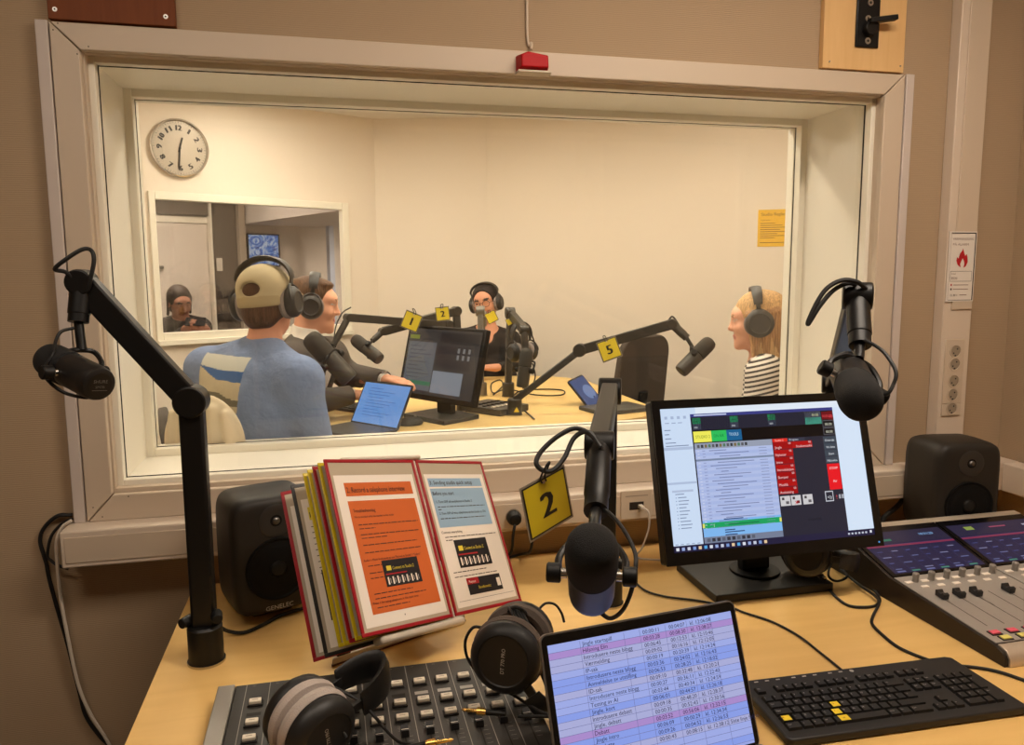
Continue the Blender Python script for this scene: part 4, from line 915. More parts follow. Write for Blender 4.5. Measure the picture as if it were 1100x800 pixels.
# ------------------------------------------------------------------ cables around the monitor foot
cable('desk_cable', 'black cable looping from the monitor foot to the side of the screen console', [(1.19, -.37, DZ + .004), onz(897, 640, DZ + .004), onz(911, 650, DZ + .004), onz(928, 652, DZ + .004), onz(941, 650, DZ + .004), onz(945, 643, DZ + .009), onz(937, 632, DZ + .004), onz(920, 620, DZ + .004), onz(905, 611, DZ + .004), (1.23, -.20, DZ + .004)], .0034, M_RUBBER)
cable('desk_cable', 'black cable snaking across the desk past the back of the keyboard', [onz(903, 612, DZ + .0115), onz(923, 628, DZ + .0115), onz(940, 640, DZ + .0115), onz(944, 648, DZ + .016), onz(938, 661, DZ + .0035), onz(937, 670, DZ + .0035), onz(947, 681, DZ + .0035), onz(965, 695, DZ + .0035), onz(990, 706, DZ + .0035), onz(1013, 713, DZ + .0035), onz(1050, 717, DZ + .0035), onz(1075, 722, DZ + .0035), onz(1110, 734, DZ + .0035)], .0034, M_RUBBER)
cable('desk_cable', 'black cable coiled behind the right end of the monitor foot', [onz(898, 606, DZ + .004), onz(910, 618, DZ + .018), onz(899, 624, DZ + .018), onz(890, 618, DZ + .026), onz(894, 604, DZ + .018), onz(906, 596, DZ + .004), onz(907, 588, DZ + .004), (1.262, -.12, DZ + .004)], .003, M_RUBBER)
p = onz(883, 619, DZ + .03); q = onz(873, 612, DZ + .034); t = thing('cable_plug', 'dark cable plug with a silver tip lying on the monitor foot', 'plug', p)
part('plug_body', MB().cyl(q, p, .007, mat('plug_brown', (52, 40, 34), .5)), t, .001); d = (p - q).normalized(); part('plug_tip', MB().cyl(p, p + d * .012, .005, M_CHROME), t)

# ------------------------------------------------------------------ document stand with flip panels
k = 1.08; SP = Vector((.2, -.411, .949)); Sv = Vector((-.172, .49, .855)).normalized(); Xv = Vector((.77, .61, -.195)); Xv = (Xv - Sv * Xv.dot(Sv)).normalized()
def page_frame(a, off=(0, 0, 0)):
    R = Matrix.Rotation(math.radians(a), 3, Sv); x = R @ Xv; return frame(SP + Vector(off), x, up=Sv)
ds = thing('document_stand', 'tilted desk stand of red, yellow and black framed document sleeves', 'document stand', onz(430, 690, DZ))
M_RF = mat('sleeve_red', (158, 14, 30), .35); M_YF = mat('sleeve_yellow', (214, 190, 28), .35); M_BF = mat('sleeve_black', (26, 24, 24), .4)
M_SHEET = mat('paper_sheet', (240, 230, 218), .7); M_ORANGE = mat('print_orange', (206, 98, 34), .7); M_BLUE = mat('print_blue', (150, 180, 206), .65); M_DKP = mat('print_dark', (24, 22, 28), .5)
M_TXT = mat('print_text', (60, 44, 36), .7); M_REDP = mat('print_red', (170, 24, 34), .5); M_YELP = mat('print_yellow', (226, 206, 60), .6); M_FILM = mat('sleeve_film_edge', (186, 172, 150), .3)
pw, ph, fw = .250, .346, .0072
def sleeve(F, side, m, content=None, label=None, w=pw):
    """side -1: hangs left of the spine, +1: right of it"""
    u0, u1 = (-w, -.004) if side < 0 else (.004, w); b = MB(); h = ph / 2
    for (a0, c0, a1, c1) in ((u0, h - fw, u1, h), (u0, -h, u1, -h + fw), (u0, -h + fw, u0 + fw, h - fw), (u1 - fw, -h + fw, u1, h - fw)):
        b.box(((a0 + a1) / 2, (c0 + c1) / 2, 0), (a1 - a0, c1 - c0, .0036), m, F)
    fr_ = part('sleeve_frame', b, ds, .001, label)
    b = MB(); b.box(((u0 + u1) / 2, 0, 0), (u1 - u0 - 2 * fw, ph - 2 * fw, .0010), M_FILM, F)
    s0, s1 = u0 + .014, u1 - .014; top_ = h - .034; bot = -h + .014
    b.rect(F, s0, bot, s1, top_, M_SHEET, .0010)
    if content: content(b, F, s0, s1, bot, top_)
    part('paper_sheet', b, fr_)
    return fr_
def lines(b, F, x0, x1, ys, m=M_TXT, t=.0016, seed=1):
    rnd = random.Random(seed)
    for y, f in ys:
        x = x0
        while x < x0 + (x1 - x0) * f:
            w = rnd.uniform(.006, .018); b.rect(F, x, y, min(x + w, x0 + (x1 - x0) * f), y + t, m, .0018); x += w + .0022
def thumb(b, F, x, y, w, h):
    b.rect(F, x, y, x + w, y + h, M_DKP, .0018); b.rect(F, x + w * .09, y + h * .60, x + w * .22, y + h * .78, M_YELP, .0022); b.text('Connect to Studio 2', h * .17, F, x + w * .25, y + h * .62, M_YELP, .0022, width=w * .60)
    b.rect(F, x + w * .04, y + h * .44, x + w * .62, y + h * .49, M_REDP, .0022)
    for k in range(7): b.rect(F, x + w * (.06 + k * .13), y + h * .08, x + w * (.10 + k * .13), y + h * .36, M_SHEET, .0022); b.rect(F, x + w * (.13 + k * .13), y + h * .12, x + w * (.14 + k * .13), y + h * .30, M_SHEET, .0022)
def page_orange(b, F, x0, x1, y0, y1):
    w = x1 - x0; xa, xb = x0 + w * .10, x1 - w * .05
    b.rect(F, xa, y1 - .050 + .006, xb, y1 - .016, M_ORANGE, .0014); b.text('2. Record a telephone interview', .0165, F, xa + .003, y1 - .037, M_INK, .0020, width=(xb - xa) * .86)
    b.rect(F, xa, y0 + .022, xb, y1 - .054, M_ORANGE, .0014)
    b.text('Troubleshooting', .0105, F, xa + .008, y1 - .078, M_TXT, .0020, width=.058); b.text('No connection with the number in the studio', .006, F, xa + .008, y1 - .089, M_TXT, .002, width=.105)
    lines(b, F, xa + .014, xb - .004, ((y1 - .104, .98), (y1 - .112, .25), (y1 - .124, .96), (y1 - .131, .40), (y1 - .145, .88), (y1 - .160, .92)), seed=3)
    b.text('Audio 1. Mixer knob point to use "Record to Studio" / "Callers"', .0068, F, xa + .006, y1 - .176, M_INK, .002, width=.155); lines(b, F, xa + .014, xb, ((y1 - .186, .72), (y1 - .200, .22), (y1 - .210, .52)), seed=5)
    thumb(b, F, xa + .050, y0 + .068, .098, .052)
    lines(b, F, xa + .014, xb, ((y0 + .058, .60), (y0 + .049, .80), (y0 + .032, .5)), seed=6); b.text('Press 1 for using telephone in the main area', .0062, F, xa + .006, y0 + .040, M_INK, .002, width=.12); b.rect(F, x0 + .10, y0 + .010, x0 + .102, y0 + .013, M_TXT, .0018)
def page_blue(b, F, x0, x1, y0, y1):
    w = x1 - x0; xa, xb = x0 + w * .04, x1 - w * .06
    b.rect(F, xa, y1 - .030, xb, y1 - .010, M_BLUE, .0014); b.text('3. Sending studio quick setup', .0135, F, xa + .004, y1 - .025, M_TXT, .002, width=.15)
    b.rect(F, xa, y1 - .124, xb, y1 - .034, M_BLUE, .0014); b.text('Before you start', .0125, F, xa + .005, y1 - .050, M_TXT, .002, width=.072)
    b.text('1. Turn OFF all aux/phones in Studio 2', .008, F, xa + .01, y1 - .068, M_INK, .002, width=.125); lines(b, F, xa + .01, xb - .006, ((y1 - .078, .97), (y1 - .084, .06)), seed=8); b.text('2. Turn OFF all mics, telephones on the Studio to ON', .008, F, xa + .01, y1 - .095, M_INK, .002, width=.165); lines(b, F, xa + .01, xb - .006, ((y1 - .105, .92),), seed=9)
    b.text('Connect everything', .0085, F, xa, y1 - .138, M_TXT, .002, width=.07); lines(b, F, xa + .008, xb + .006, ((y1 - .147, .97), (y1 - .154, .12)), seed=10)
    thumb(b, F, xa + .032, y0 + .082, .115, .062); lines(b, F, xa + .005, xb, ((y0 + .073, .62), (y0 + .063, .82)), seed=12)
    x, y, w2, h2 = xa + .040, y0 + .022, .120, .036; b.rect(F, x, y, x + w2, y + h2, M_DKP, .0018); b.rect(F, x, y + h2 * .62, x + w2 * .34, y + h2, M_REDP, .0022); b.text('Playout', .008, F, x + .006, y + h2 * .70, M_SHEET, .0026); b.text('Studiovakt', .009, F, x + .034, y + h2 * .28, M_YELP, .0024, width=.045); b.rect(F, x + w2 * .86, y + h2 * .25, x + w2 * .97, y + h2 * .75, M_SHEET, .0022)
    b.rect(F, xa, y0 + .012, xb + .006, y0 + .0126, M_TXT, .0016)
def page_plain(b, F, x0, x1, y0, y1):
    b.text('1. Start', .016, F, x0 + .012, y1 - .040, M_INK, .002); b.rect(F, x0 + .01, y1 - .045, x0 + .05, y1 - .018, M_YELP, .0014)
    lines(b, F, x0 + .010, x1 - .01, tuple((y1 - .06 - i * .012, .5 + (i * 37 % 50) / 100) for i in range(9)), seed=21); b.rect(F, x0 + .012, y0 + .05, x0 + .10, y0 + .15, mat('print_photo', (70, 58, 48), .6), .0014); b.rect(F, x0 + .02, y0 + .13, x0 + .06, y0 + .145, M_DKP, .0018)
    for q in (.06, .075): b.rect(F, x0 + .03, y0 + q, x0 + .045, y0 + q + .008, M_SHEET, .0018)
def page_text(b, F, x0, x1, y0, y1): lines(b, F, x0 + .012, x1 - .01, tuple((y1 - .03 - i * .013, .4 + (i * 53 % 60) / 100) for i in range(20)), seed=31)
sleeve(page_frame(0), -1, M_RF, page_orange, 'red framed sleeve with the orange instruction sheet')
sleeve(page_frame(2), 1, M_RF, page_blue, 'red framed sleeve with the blue and white instruction sheet', w=.243)
Nf = Vector(page_frame(0).col[2][:3])
for i, (a, m, lb_) in enumerate(((-3.6, M_YF, 'yellow framed sleeve right behind the orange sheet'), (-7.0, M_RF, 'red framed sleeve between two yellow ones'), (-10.5, M_YF, 'yellow framed sleeve'), (-14.0, M_YF, 'rearmost yellow framed sleeve'))):
    sleeve(page_frame(a, -Nf * (.004 + .0045 * i)), -1, m, None, lb_)
sleeve(page_frame(-24, -Nf * .024 - Xv * .012 - Sv * .008), -1, M_BF, page_plain, 'black framed sleeve with a text sheet')
sleeve(page_frame(-33, -Nf * .032 - Xv * .026 - Sv * .008), -1, M_RF, page_text, 'rear red framed sleeve, standing out at the left')
M_ST = mat('stand_grey_plastic', (206, 194, 178), .45)
p0, p1 = onz(357, 716, DZ), onz(500, 667, DZ); dx = (p1 - p0).normalized(); Lb = (p1 - p0).length; dn = Vector((-dx.y, dx.x, 0))
B = Matrix(((dx.x, dn.x, 0, p0.x), (dx.y, dn.y, 0, p0.y), (0, 0, 1, DZ), (0, 0, 0, 1)))
part('foot_plate', MB().prism([(0, 0), (Lb, 0), (Lb, .17), (.12, .17)], .0005, .016, M_ST, B), ds, .003)
part('foot_edge', MB().prism([(0, -.001), (Lb, -.001), (Lb, .003), (0, .003)], .0002, .004, mat('stand_brown_edge', (92, 56, 44), .6), B), ds)
lo, hi = SP - Sv * (ph / 2 + .006), SP + Sv * (ph / 2 + .006); xb_ = page_frame(0).col[0]; xb_ = Vector(xb_[:3])
part('spine_rod', MB().cyl(lo - Nf * .006, hi - Nf * .006, .0042, mat('clear_pin_rod', (196, 170, 160), .2)), ds)
part('lower_bar', MB().bar(lo - xb_ * .20 - Nf * .020 - Sv * .004, lo + xb_ * .03 - Nf * .012 - Sv * .004, .016, .030, M_ST, Nf), ds, .006)
part('upper_bar', MB().bar(hi - xb_ * .19 - Nf * .024, hi + xb_ * .02 - Nf * .004, .010, .022, M_ST, Nf), ds, .004)
cb = B @ Vector((Lb * .55, .12, .015)); part('back_support', MB().bar(cb, lo.lerp(hi, .28) - Nf * .045, .15, .010, M_ST, Nf), ds, .003)
part('back_plate', MB().bar(lo - Nf * .045 - xb_ * .07, hi - Nf * .040 - xb_ * .07, .10, .006, M_ST, Nf), ds, .002)
part('pivot_clip', MB().box((.02 * 0 + .028, .012, .020), (.03, .02, .012), M_BLACK, B), ds, .002)

# ------------------------------------------------------------------ mixing console with cream push buttons (left)
cA = thing('mixing_console', 'low dark grey mixing console with rows of cream push buttons', 'mixing console', (.06, -.75, DZ))
M_CA = mat('console_charcoal', (52, 49, 46), .5, .1, noise=.05, scale=200); M_CHEEK = mat('console_silver_cheek', (172, 166, 158), .4, .6); M_CREAM = mat('button_cream', (222, 210, 190), .5); M_LINE = mat('console_print', (150, 144, 136), .6)
ax0, ax1, ay0, ay1, az = -.192, .332, -.94, -.584, DZ + .03
part('chassis', MB().box(((ax0 + ax1) / 2, (ay0 + ay1) / 2, DZ + .0155), (ax1 - ax0, ay1 - ay0, .029), M_CA), cA, .003)
part('side_cheek', MB().box((ax0 - .0155, (ay0 + ay1) / 2 + .001, DZ + .0165), (.030, ay1 - ay0 + .002, .031), M_CHEEK), cA, .002)
part('back_rail', MB().box(((ax0 + ax1) / 2, ay1 + .004, DZ + .012), (ax1 - ax0, .0075, .022), mat('rail_light', (186, 170, 142), .5, .3)), cA, .001)
pt_ = .0412; cxs = [onz(426, 735, az).x + pt_ * k for k in range(-6, 8)]
cxs = [x for x in cxs if ax0 + .015 < x < ax1 - .018]
ys = [onz(425, 734, az + .006).y, onz(429, 754, az + .006).y, onz(431, 770, az + .006).y]
F = frame((0, 0, az + .0003), (1, 0, 0), n=(0, 0, 1)); b = MB()
for x in cxs:
    b.rect(F, x - pt_ / 2 - .0006, ay0 + .004, x - pt_ / 2 + .0006, ay1 - .004, M_LINE, .0002)
    b.rect(F, x - .012, (ys[0] + ys[1]) / 2 - .005, x + .012, (ys[0] + ys[1]) / 2 + .005, M_DARKHOLE if x < .12 else mat('label_strip', (160, 154, 146), .4), .0002)
    for i in range(5): b.rect(F, x - .010, ys[2] - .016 - i * .004, x + .010, ys[2] - .0155 - i * .004, M_LINE, .0002)
    b.rect(F, x - .0012, ay0 + .01, x + .0012, ys[2] - .045, M_DARKHOLE, .0003)
    for i in range(5): b.rect(F, x + .004, ys[2] - .05 - i * .012, x + .013, ys[2] - .0494 - i * .012, M_LINE, .0003)
    b.text('CH', .004, F, x - .010, ay1 - .012, M_LINE, .0003)
part('panel_print', b, cA)
def cream(x, y):
    b = MB().box((x, y, az + .0022), (.026, .017, .003), M_DARKHOLE); o_ = part('button', b, cA, .0006)
    b = MB().box((x, y, az + .0066), (.0205, .0125, .006), M_CREAM); b.rect(frame((x, y, az + .0098), (1, 0, 0), n=(0, 0, 1)), -.005, -.001, .005, .001, mat('cream_print', (150, 136, 116), .6), .0001); part('button_cap', b, o_, .0012)
    return o_
for x in cxs:
    for y in ys: cream(x, y)
b = MB(); fx, fy = cxs[3], ys[2] - .042
b.add([(fx - .0065, fy - .011, az + .001), (fx + .0065, fy - .011, az + .001), (fx + .0065, fy + .011, az + .001), (fx - .0065, fy + .011, az + .001), (fx - .006, fy - .010, az + .012), (fx + .006, fy - .010, az + .012), (fx + .006, fy + .010, az + .012), (fx - .006, fy + .010, az + .012), (fx - .006, fy - .003, az + .0085), (fx + .006, fy - .003, az + .0085), (fx + .006, fy + .003, az + .0085), (fx - .006, fy + .003, az + .0085)],
      [(3, 2, 1, 0), (0, 1, 5, 4), (2, 3, 7, 6), (1, 2, 6, 10, 9, 5), (3, 0, 4, 8, 11, 7), (4, 5, 9, 8), (8, 9, 10, 11), (11, 10, 6, 7)], mat('fader_black', (24, 23, 24), .4))
b.rect(frame((fx, fy, az + .0087), (1, 0, 0), n=(0, 0, 1)), -.006, -.0006, .006, .0006, M_SHEET, .0001)
f0 = part('fader', b, cA, angle=20)
for i, x in enumerate(cxs):
    if i != 3: dup_part(f0, cA, (x - fx, (0, -.001, .002, 0, .003, -.002, .001, 0, .002, 0, .001)[i % 11], 0))

# ------------------------------------------------------------------ mixing console with touch screens (right)
cB = thing('mixing_console', 'sloping silver mixing console with two dark blue touch screens', 'mixing console', (1.56, -.55, DZ))
M_CB = mat('console_light_grey', (168, 160, 152), .45, .35); M_CBD = mat('console_brown_black', (40, 32, 28), .45, .2); M_RIM = mat('console_champagne', (206, 192, 174), .35, .5)
bx = 1.275; MW = .2905; prof = [(-.826, .7253), (-.826, .742), (-.818, .753), (-.800, .759), (-.500, .782), (-.308, .834), (-.285, .836), (-.275, .826), (-.270, .7253)]
def side_prism(mb, x0, x1, prof, m): 
    mb.prism([(y, z) for y, z in prof], x0, x1, m, Matrix(((0, 0, 1, 0), (1, 0, 0, 0), (0, 1, 0, 0), (0, 0, 0, 1)))); return mb
part('side_panel', side_prism(MB(), bx, bx + .008, prof, M_CBD), cB, .001)
def PL_(y):                                                           # height of the console's surface
    for (ya, za), (yb, zb) in zip(prof[:-1], prof[1:]):
        if ya < y <= yb: return za + (zb - za) * (y - ya) / (yb - ya)
    return .76
up1 = Vector((0, .300, .023)).normalized(); up2 = Vector((0, .192, .052)).normalized()
def module(x0, w, lit):
    x1 = x0 + w - .003
    b = side_prism(MB(), x0, x1, [(y, z - .0015) for y, z in prof], M_CBD); ch = part('module_chassis', b, cB)
    F1 = frame(((x0 + x1) / 2, -.650, PL_(-.650)), (1, 0, 0), up=up1); F2 = frame(((x0 + x1) / 2, -.404, PL_(-.404)), (1, 0, 0), up=up2); hw = (x1 - x0) / 2 - .001
    b = MB().box((0, .003, -.0005), (2 * hw, .292, .003), M_CB, F1)
    for k in range(6):
        fx = -hw + .036 + k * .0435
        b.rect(F1, fx - .001, -.085, fx + .001, .045, M_DARKHOLE, .0014)
        for q in range(8): b.rect(F1, fx + .008, -.080 + q * .016, fx + .016, -.0795 + q * .016, M_LINE, .0014)
    part('fader_panel', b, ch, .001)
    part('wrist_rail', side_prism(MB(), x0, x1, [(-.830, .7255), (-.830, .742), (-.820, .7555), (-.803, .7610), (-.798, .7600), (-.798, .750), (-.80, .7255)], M_RIM), ch, .001)
    part('rear_rim', side_prism(MB(), x0, x1, [(-.312, .830), (-.308, .8365), (-.286, .839), (-.272, .829), (-.272, .82)], M_RIM), ch, .001)
    b = MB().box((0, 0, .0004), (2 * hw, .196, .003), mat('screen_glass_black', (12, 11, 14), .2), F2)
    e = .5; sc = lambda u0, v0, u1, v1, rgb, l=.0024, e=.55: b.rect(F2, -hw + .012 + u0 * (2 * hw - .02), -.090 + v0 * .165, -hw + .012 + u1 * (2 * hw - .02), -.090 + v1 * .165, emat('cb_%d_%d_%d' % rgb, rgb, e), l)
    sc(0, 0, 1, 1, (48, 46, 84), .0021); sc(0, .70, 1, 1, (58, 52, 80)); sc(0, .62, 1, .66, (160, 62, 96), .0027); sc(0, .66, 1, .67, (120, 70, 120), .0027)
    if lit: sc(0, .76, .34, .81, (70, 150, 120), .0027); b.text('10:31:20', .013, F2, .055, .048, emat('cb_time', (140, 190, 240)), .0030)
    else: sc(.17, .84, .27, .93, (170, 190, 96), .0027); sc(.46, .86, .66, .89, (190, 90, 120), .0027); sc(.86, .84, .9, .88, (200, 200, 220), .0027)
    for k in range(6):
        for r_ in range(4):
            u = .05 + k * .16; v = .08 + r_ * .14; sc(u, v, u + (.07, .05, .09, .06)[(k + r_) % 4], v + .022, ((120, 126, 176), (96, 100, 160), (150, 150, 190), (80, 84, 140))[(k * 3 + r_) % 4], .0027)
        sc(.035 + k * .16, .04, .037 + k * .16, .58, (90, 92, 150), .0025); sc(.04 + k * .16, .02, .13 + k * .16, .05, (90, 160, 140) if k % 2 else (130, 134, 190), .0028)
    part('touch_screen', b, ch)
    for k in range(6):
        fx = -hw + .036 + k * .0435; kn = part('encoder_knob', MB().lathe([(.0072, .001), (.0066, .010), (.0074, .012), (.0074, .0205), (.006, .022)], mat('encoder_grey', (140, 134, 128), .4, .4), F1 @ Matrix.Translation((fx, .122, 0)), 20), ch)
        for (du, dv, w_) in ((-.020, .119, .018), (.002, .093, .018)):
            part('key_cap', MB().box((fx + du, dv, .0018), (w_, .0095, .003), mat('key_cap_white', (236, 224, 210), .4), F1), ch, .001)  # key caps in plain white, no emission
    for k in range(6):
        fx = -hw + .036 + k * .0435; v = (.040, .038, .036, -.01, .034, -.040)[k] if lit else (.03, .02, .035, .01, .03, .0)[k]
        if lit and k == 3: continue
        b = MB(); h = [(-.0125, 0), (.0125, 0), (.0135, .013), (.008, .0155), (.003, .010), (-.003, .010), (-.007, .0145), (-.0135, .012)]
        M2 = F1 @ Matrix(((0, 0, 1, fx), (1, 0, 0, v), (0, 1, 0, .0025), (0, 0, 0, 1))); b.prism(h, -.0075, .0075, mat('fader_black', (24, 23, 24), .4), M2); part('fader_cap', b, ch, .001, angle=20)
    for k in range(6):
        fx = -hw + .036 + k * .0435
        for r_, (c, v) in enumerate((((226, 92, 112), -.112), ((222, 212, 112), -.133))):
            m = mat('button_pink' if r_ == 0 else 'button_yellow', c, .4)  # caps in plain pink and yellow, no emission
            b = MB().box((fx - .008 + r_ * .006, v, .0012), (.026, .0175, .003), M_CBD, F1); b.box((fx - .008 + r_ * .006, v, .0035), (.0205, .0125, .003), m, F1); part('push_button', b, ch, .0008)
module(bx + .009, MW - .006, True); module(bx + .003 + MW, MW - .004, False)
# ================================================================== STUDIO: fittings
TZ = .90
# wall clock
M_SILV = mat('clock_silver_face', (166, 154, 138), .45, .3); M_CRIM = mat('clock_rim', (214, 208, 200), .25, .8)
cc = hit1(192, 159.5, -.001); F = frame(cc - N1 * .004, D1, n=-N1)
ck = thing('wall_clock', 'round silver wall clock with bold black numerals high on the studio wall', 'clock', cc)
part('case', MB().lathe([(.150, 0), (.163, .004), (.165, .012), (.163, .020), (.155, .023), (.150, .019), (.149, .012)], M_CRIM, F, 48, caps=False), ck)
b = MB().disc(F, .1495, M_SILV, .012, 48)
mt_ = mat('clock_tick', (70, 66, 62), .5); M_NUM = mat('clock_numeral', (34, 30, 28), .5)
for k in range(60):
    a = 2 * math.pi * k / 60; c, s = math.sin(a), math.cos(a); w = .0018 if k % 5 == 0 else .0009
    b.add([(c * .138 - s * w, s * .138 + c * w, .0125), (c * .138 + s * w, s * .138 - c * w, .0125), (c * .147 + s * w, s * .147 - c * w, .0125), (c * .147 - s * w, s * .147 + c * w, .0125)], [(0, 1, 2, 3)], mt_, F)
for h in range(1, 13):
    a = 2 * math.pi * h / 12; r = .112
    G = F @ Matrix.Translation((math.sin(a) * r, math.cos(a) * r, .013)) @ Matrix.Rotation(-a if h in (12, 1, 11, 2, 10) else (math.pi - a if 3 < h < 9 else -a), 4, 'Z')
    for dx in ((0, .0016, -.0016, .0032, -.0032) if h != 1 else (0, .0016)): b.text(str(h), .042, G, dx, -.014, M_NUM, abs(dx) * .1, 'c', width=.030 if h > 9 else (.011 if h == 1 else .019))
part('face', b, ck)
for nm, a, l, w in (('hour_hand', math.radians(15.5), .062, .0045), ('minute_hand', math.radians(186), .115, .0036)):
    G = F @ Matrix.Rotation(-a, 4, 'Z'); part(nm, MB().box((0, l / 2 - .012, .0165 if 'hour' in nm else .0195), (w * 2, l + .024, .002), M_NUM, G), ck)
part('hub', MB().cyl(F @ Vector((0, 0, .013)), F @ Vector((0, 0, .0225)), .006, M_NUM), ck)

# yellow notice on the right wall
N3 = Vector((-D3.y, D3.x, 0)); o3 = P1 + D3 * 1.768 - N3 * .0025; o3.z = 1.669
F = frame(o3, D3, n=-N3); pw_, ph_ = .21, .222
b = MB().box((pw_ / 2, ph_ / 2, -.0004), (pw_, ph_, .0012), mat('yellow_paper', (236, 188, 52), .7), F); M_BRN = mat('notice_print', (112, 70, 24), .7)
b.text('Studio Regler', .026, F, .018, .185, M_BRN, .0006); b.text('Husk dette', .012, F, .018, .155, M_BRN, .0006)
for k in range(8): b.rect(F, .015, .138 - k * .0125, .10 + (k * 31 % 7) * .014, .1415 - k * .0125, M_BRN, .0006)
b.rect(F, .015, .022, .17, .0255, M_BRN, .0006)
solid('paper_notice', b, 'yellow printed notice on the studio wall beside the right edge of the window', 'notice', o3)

# screen on the corridor wall
tl, br = hit1(267, 252, OB - .05), hit1(300, 285, OB - .05); u0, u1 = (tl - P0).dot(D1), (br - P0).dot(D1)
tv = thing('wall_screen', 'flat screen with a blue swirling picture on the corridor wall', 'screen', on1((u0 + u1) / 2, OB - .05, br.z))
part('housing', lb(u0 - .012, u1 + .018, OB - .045, OB - .002, br.z - .012, tl.z + .012, M_BLACK), tv, .004)
m_, nt, bs_ = nodes('tv_picture'); n1 = nt.nodes.new('ShaderNodeTexNoise'); n1.inputs['Scale'].default_value = 7; n1.inputs['Distortion'].default_value = 4.5; n1.inputs['Detail'].default_value = 3
tcn = nt.nodes.new('ShaderNodeTexCoord'); cr = nt.nodes.new('ShaderNodeValToRGB'); el_ = cr.color_ramp.elements
el_[0].position = .36; el_[0].color = lin((20, 60, 150)) + (1,); el_[1].position = .62; el_[1].color = lin((226, 236, 250)) + (1,); e2 = el_.new(.48); e2.color = lin((70, 140, 226)) + (1,)
nt.links.new(tcn.outputs['Object'], n1.inputs['Vector']); nt.links.new(n1.outputs['Fac'], cr.inputs[0]); nt.links.new(cr.outputs[0], bs_.inputs['Emission Color']); bs_.inputs['Emission Strength'].default_value = .75; bs_.inputs['Base Color'].default_value = (0, 0, 0, 1)
part('screen', lb(u0, u1, OB - .0475, OB - .0452, br.z, tl.z, m_), tv)

# ------------------------------------------------------------------ studio table
M_STAB = wood('studio_table_beech', (214, 178, 108), (228, 194, 126), axis=0, scale=2.2, stretch=9, rough=.4)
tb = thing('round_cornered_table', 'wide beech studio table with rounded corners behind the glass', 'table', (.69, 1.7, SF))
o = []
X0, X1_, Y0, Y1 = -.03, 1.43, .98, 2.50; rr = (.12, .40, .45, .30)
for (cx, cy, r, a0) in ((X1_ - rr[1], Y1 - rr[1], rr[1], 0), (X0 + rr[2], Y1 - rr[2], rr[2], 90), (X0 + rr[0], Y0 + rr[0], rr[0], 180), (X1_ - rr[3], Y0 + rr[3], rr[3], 270)):
    for k in range(9): a = math.radians(a0 + 90 * k / 8); o.append((cx + r * math.cos(a), cy + r * math.sin(a)))
part('tabletop', MB().prism(o, TZ - .03, TZ, M_STAB), tb, .003)
for x, y in ((.55, 1.38), (1.10, 1.32), (.45, 2.2), (1.26, 2.0)): part('leg', MB().cyl((x, y, SF), (x, y, TZ - .031), .03, M_LEG), tb)
def panelF(x, y, yaw, tilt, zb):
    ax = Vector((math.cos(yaw), math.sin(yaw), 0)); n = Vector((-math.sin(yaw), math.cos(yaw), 0)); up = n * math.sin(tilt) + Vector((0, 0, math.cos(tilt))); return Vector((x, y, zb)), ax, up, n
# laptop facing left
o_, ax, up, n = panelF(.157, 1.075, -.903, .499, .915); w_, h_ = .266, .172
lp = thing('laptop', 'small open laptop with a pale blue screen on the studio table', 'laptop', (o_.x, o_.y, TZ))
F = frame(o_ + up * (h_ / 2), ax, up=up)
part('lid', MB().prism(rrect(w_ + .014, h_ + .018, .008), -.006, -.0005, mat('laptop_dark', (46, 44, 42), .4), F), lp)
b = MB(); b.rect(F, -w_ / 2, -h_ / 2, w_ / 2, h_ / 2, emat('pale_blue', (112, 160, 226), .85), .0006)
for k in range(10): b.rect(F, -w_ * .34, h_ * (.36 - k * .075), -w_ * .34 + w_ * (.28 + (k * 29 % 40) / 100), h_ * (.375 - k * .075), emat('pale_blue_line', (76, 118, 186), .85), .0012)
part('screen', b, lp)
G = frame((o_.x, o_.y, TZ + .008), ax, n=(0, 0, 1)); part('base_deck', MB().prism([(-.14, -.19), (.14, -.19), (.14, -.004), (-.14, -.004)], -.0075, .003, mat('laptop_dark', (46, 44, 42), .4), G), lp, .002)
# studio monitor
o_, ax, up, n = panelF(.414, 1.186, -.994, .254, 1.0); w_, h_ = .457, .284
sm = thing('computer_monitor', 'black studio monitor turned sideways on the table behind the glass', 'monitor', (o_.x, o_.y, TZ))
F = frame(o_ + up * (h_ / 2), ax, up=up)
part('housing', MB().box((0, -.004, -.016), (w_ + .03, h_ + .036, .03), M_BLACK, F), sm, .005)
b = MB(); z_ = lambda x0, y0, x1, y1, rgb, l, e=.55: b.rect(F, (x0 - .5) * w_, (.5 - y1) * h_, (x1 - .5) * w_, (.5 - y0) * h_, emat('sm_%d_%d_%d' % rgb, rgb, e), l)
z_(0, 0, 1, 1, (74, 70, 68), .0006); z_(.02, .1, .16, .16, (150, 160, 60), .0010); z_(.02, .2, .42, .94, (122, 124, 128), .0010); z_(.02, .80, .42, .86, (80, 140, 104), .0014); z_(.43, .62, .84, .95, (160, 166, 176), .0010); z_(.46, .04, .98, .2, (50, 48, 50), .0010); z_(.45, .24, .9, .58, (60, 56, 58), .0010)
for k in range(9): z_(.05, .26 + k * .06, .2 + (k * 17 % 5) * .04, .275 + k * .06, (96, 98, 106), .0016)
for k in range(6): z_(.72 + (k % 3) * .07, .26 + (k // 3) * .10, .75 + (k % 3) * .07, .33 + (k // 3) * .10, (150, 150, 150), .0014)
part('screen', b, sm)
c0 = o_ - Vector((n.x, n.y, 0)) * -.07
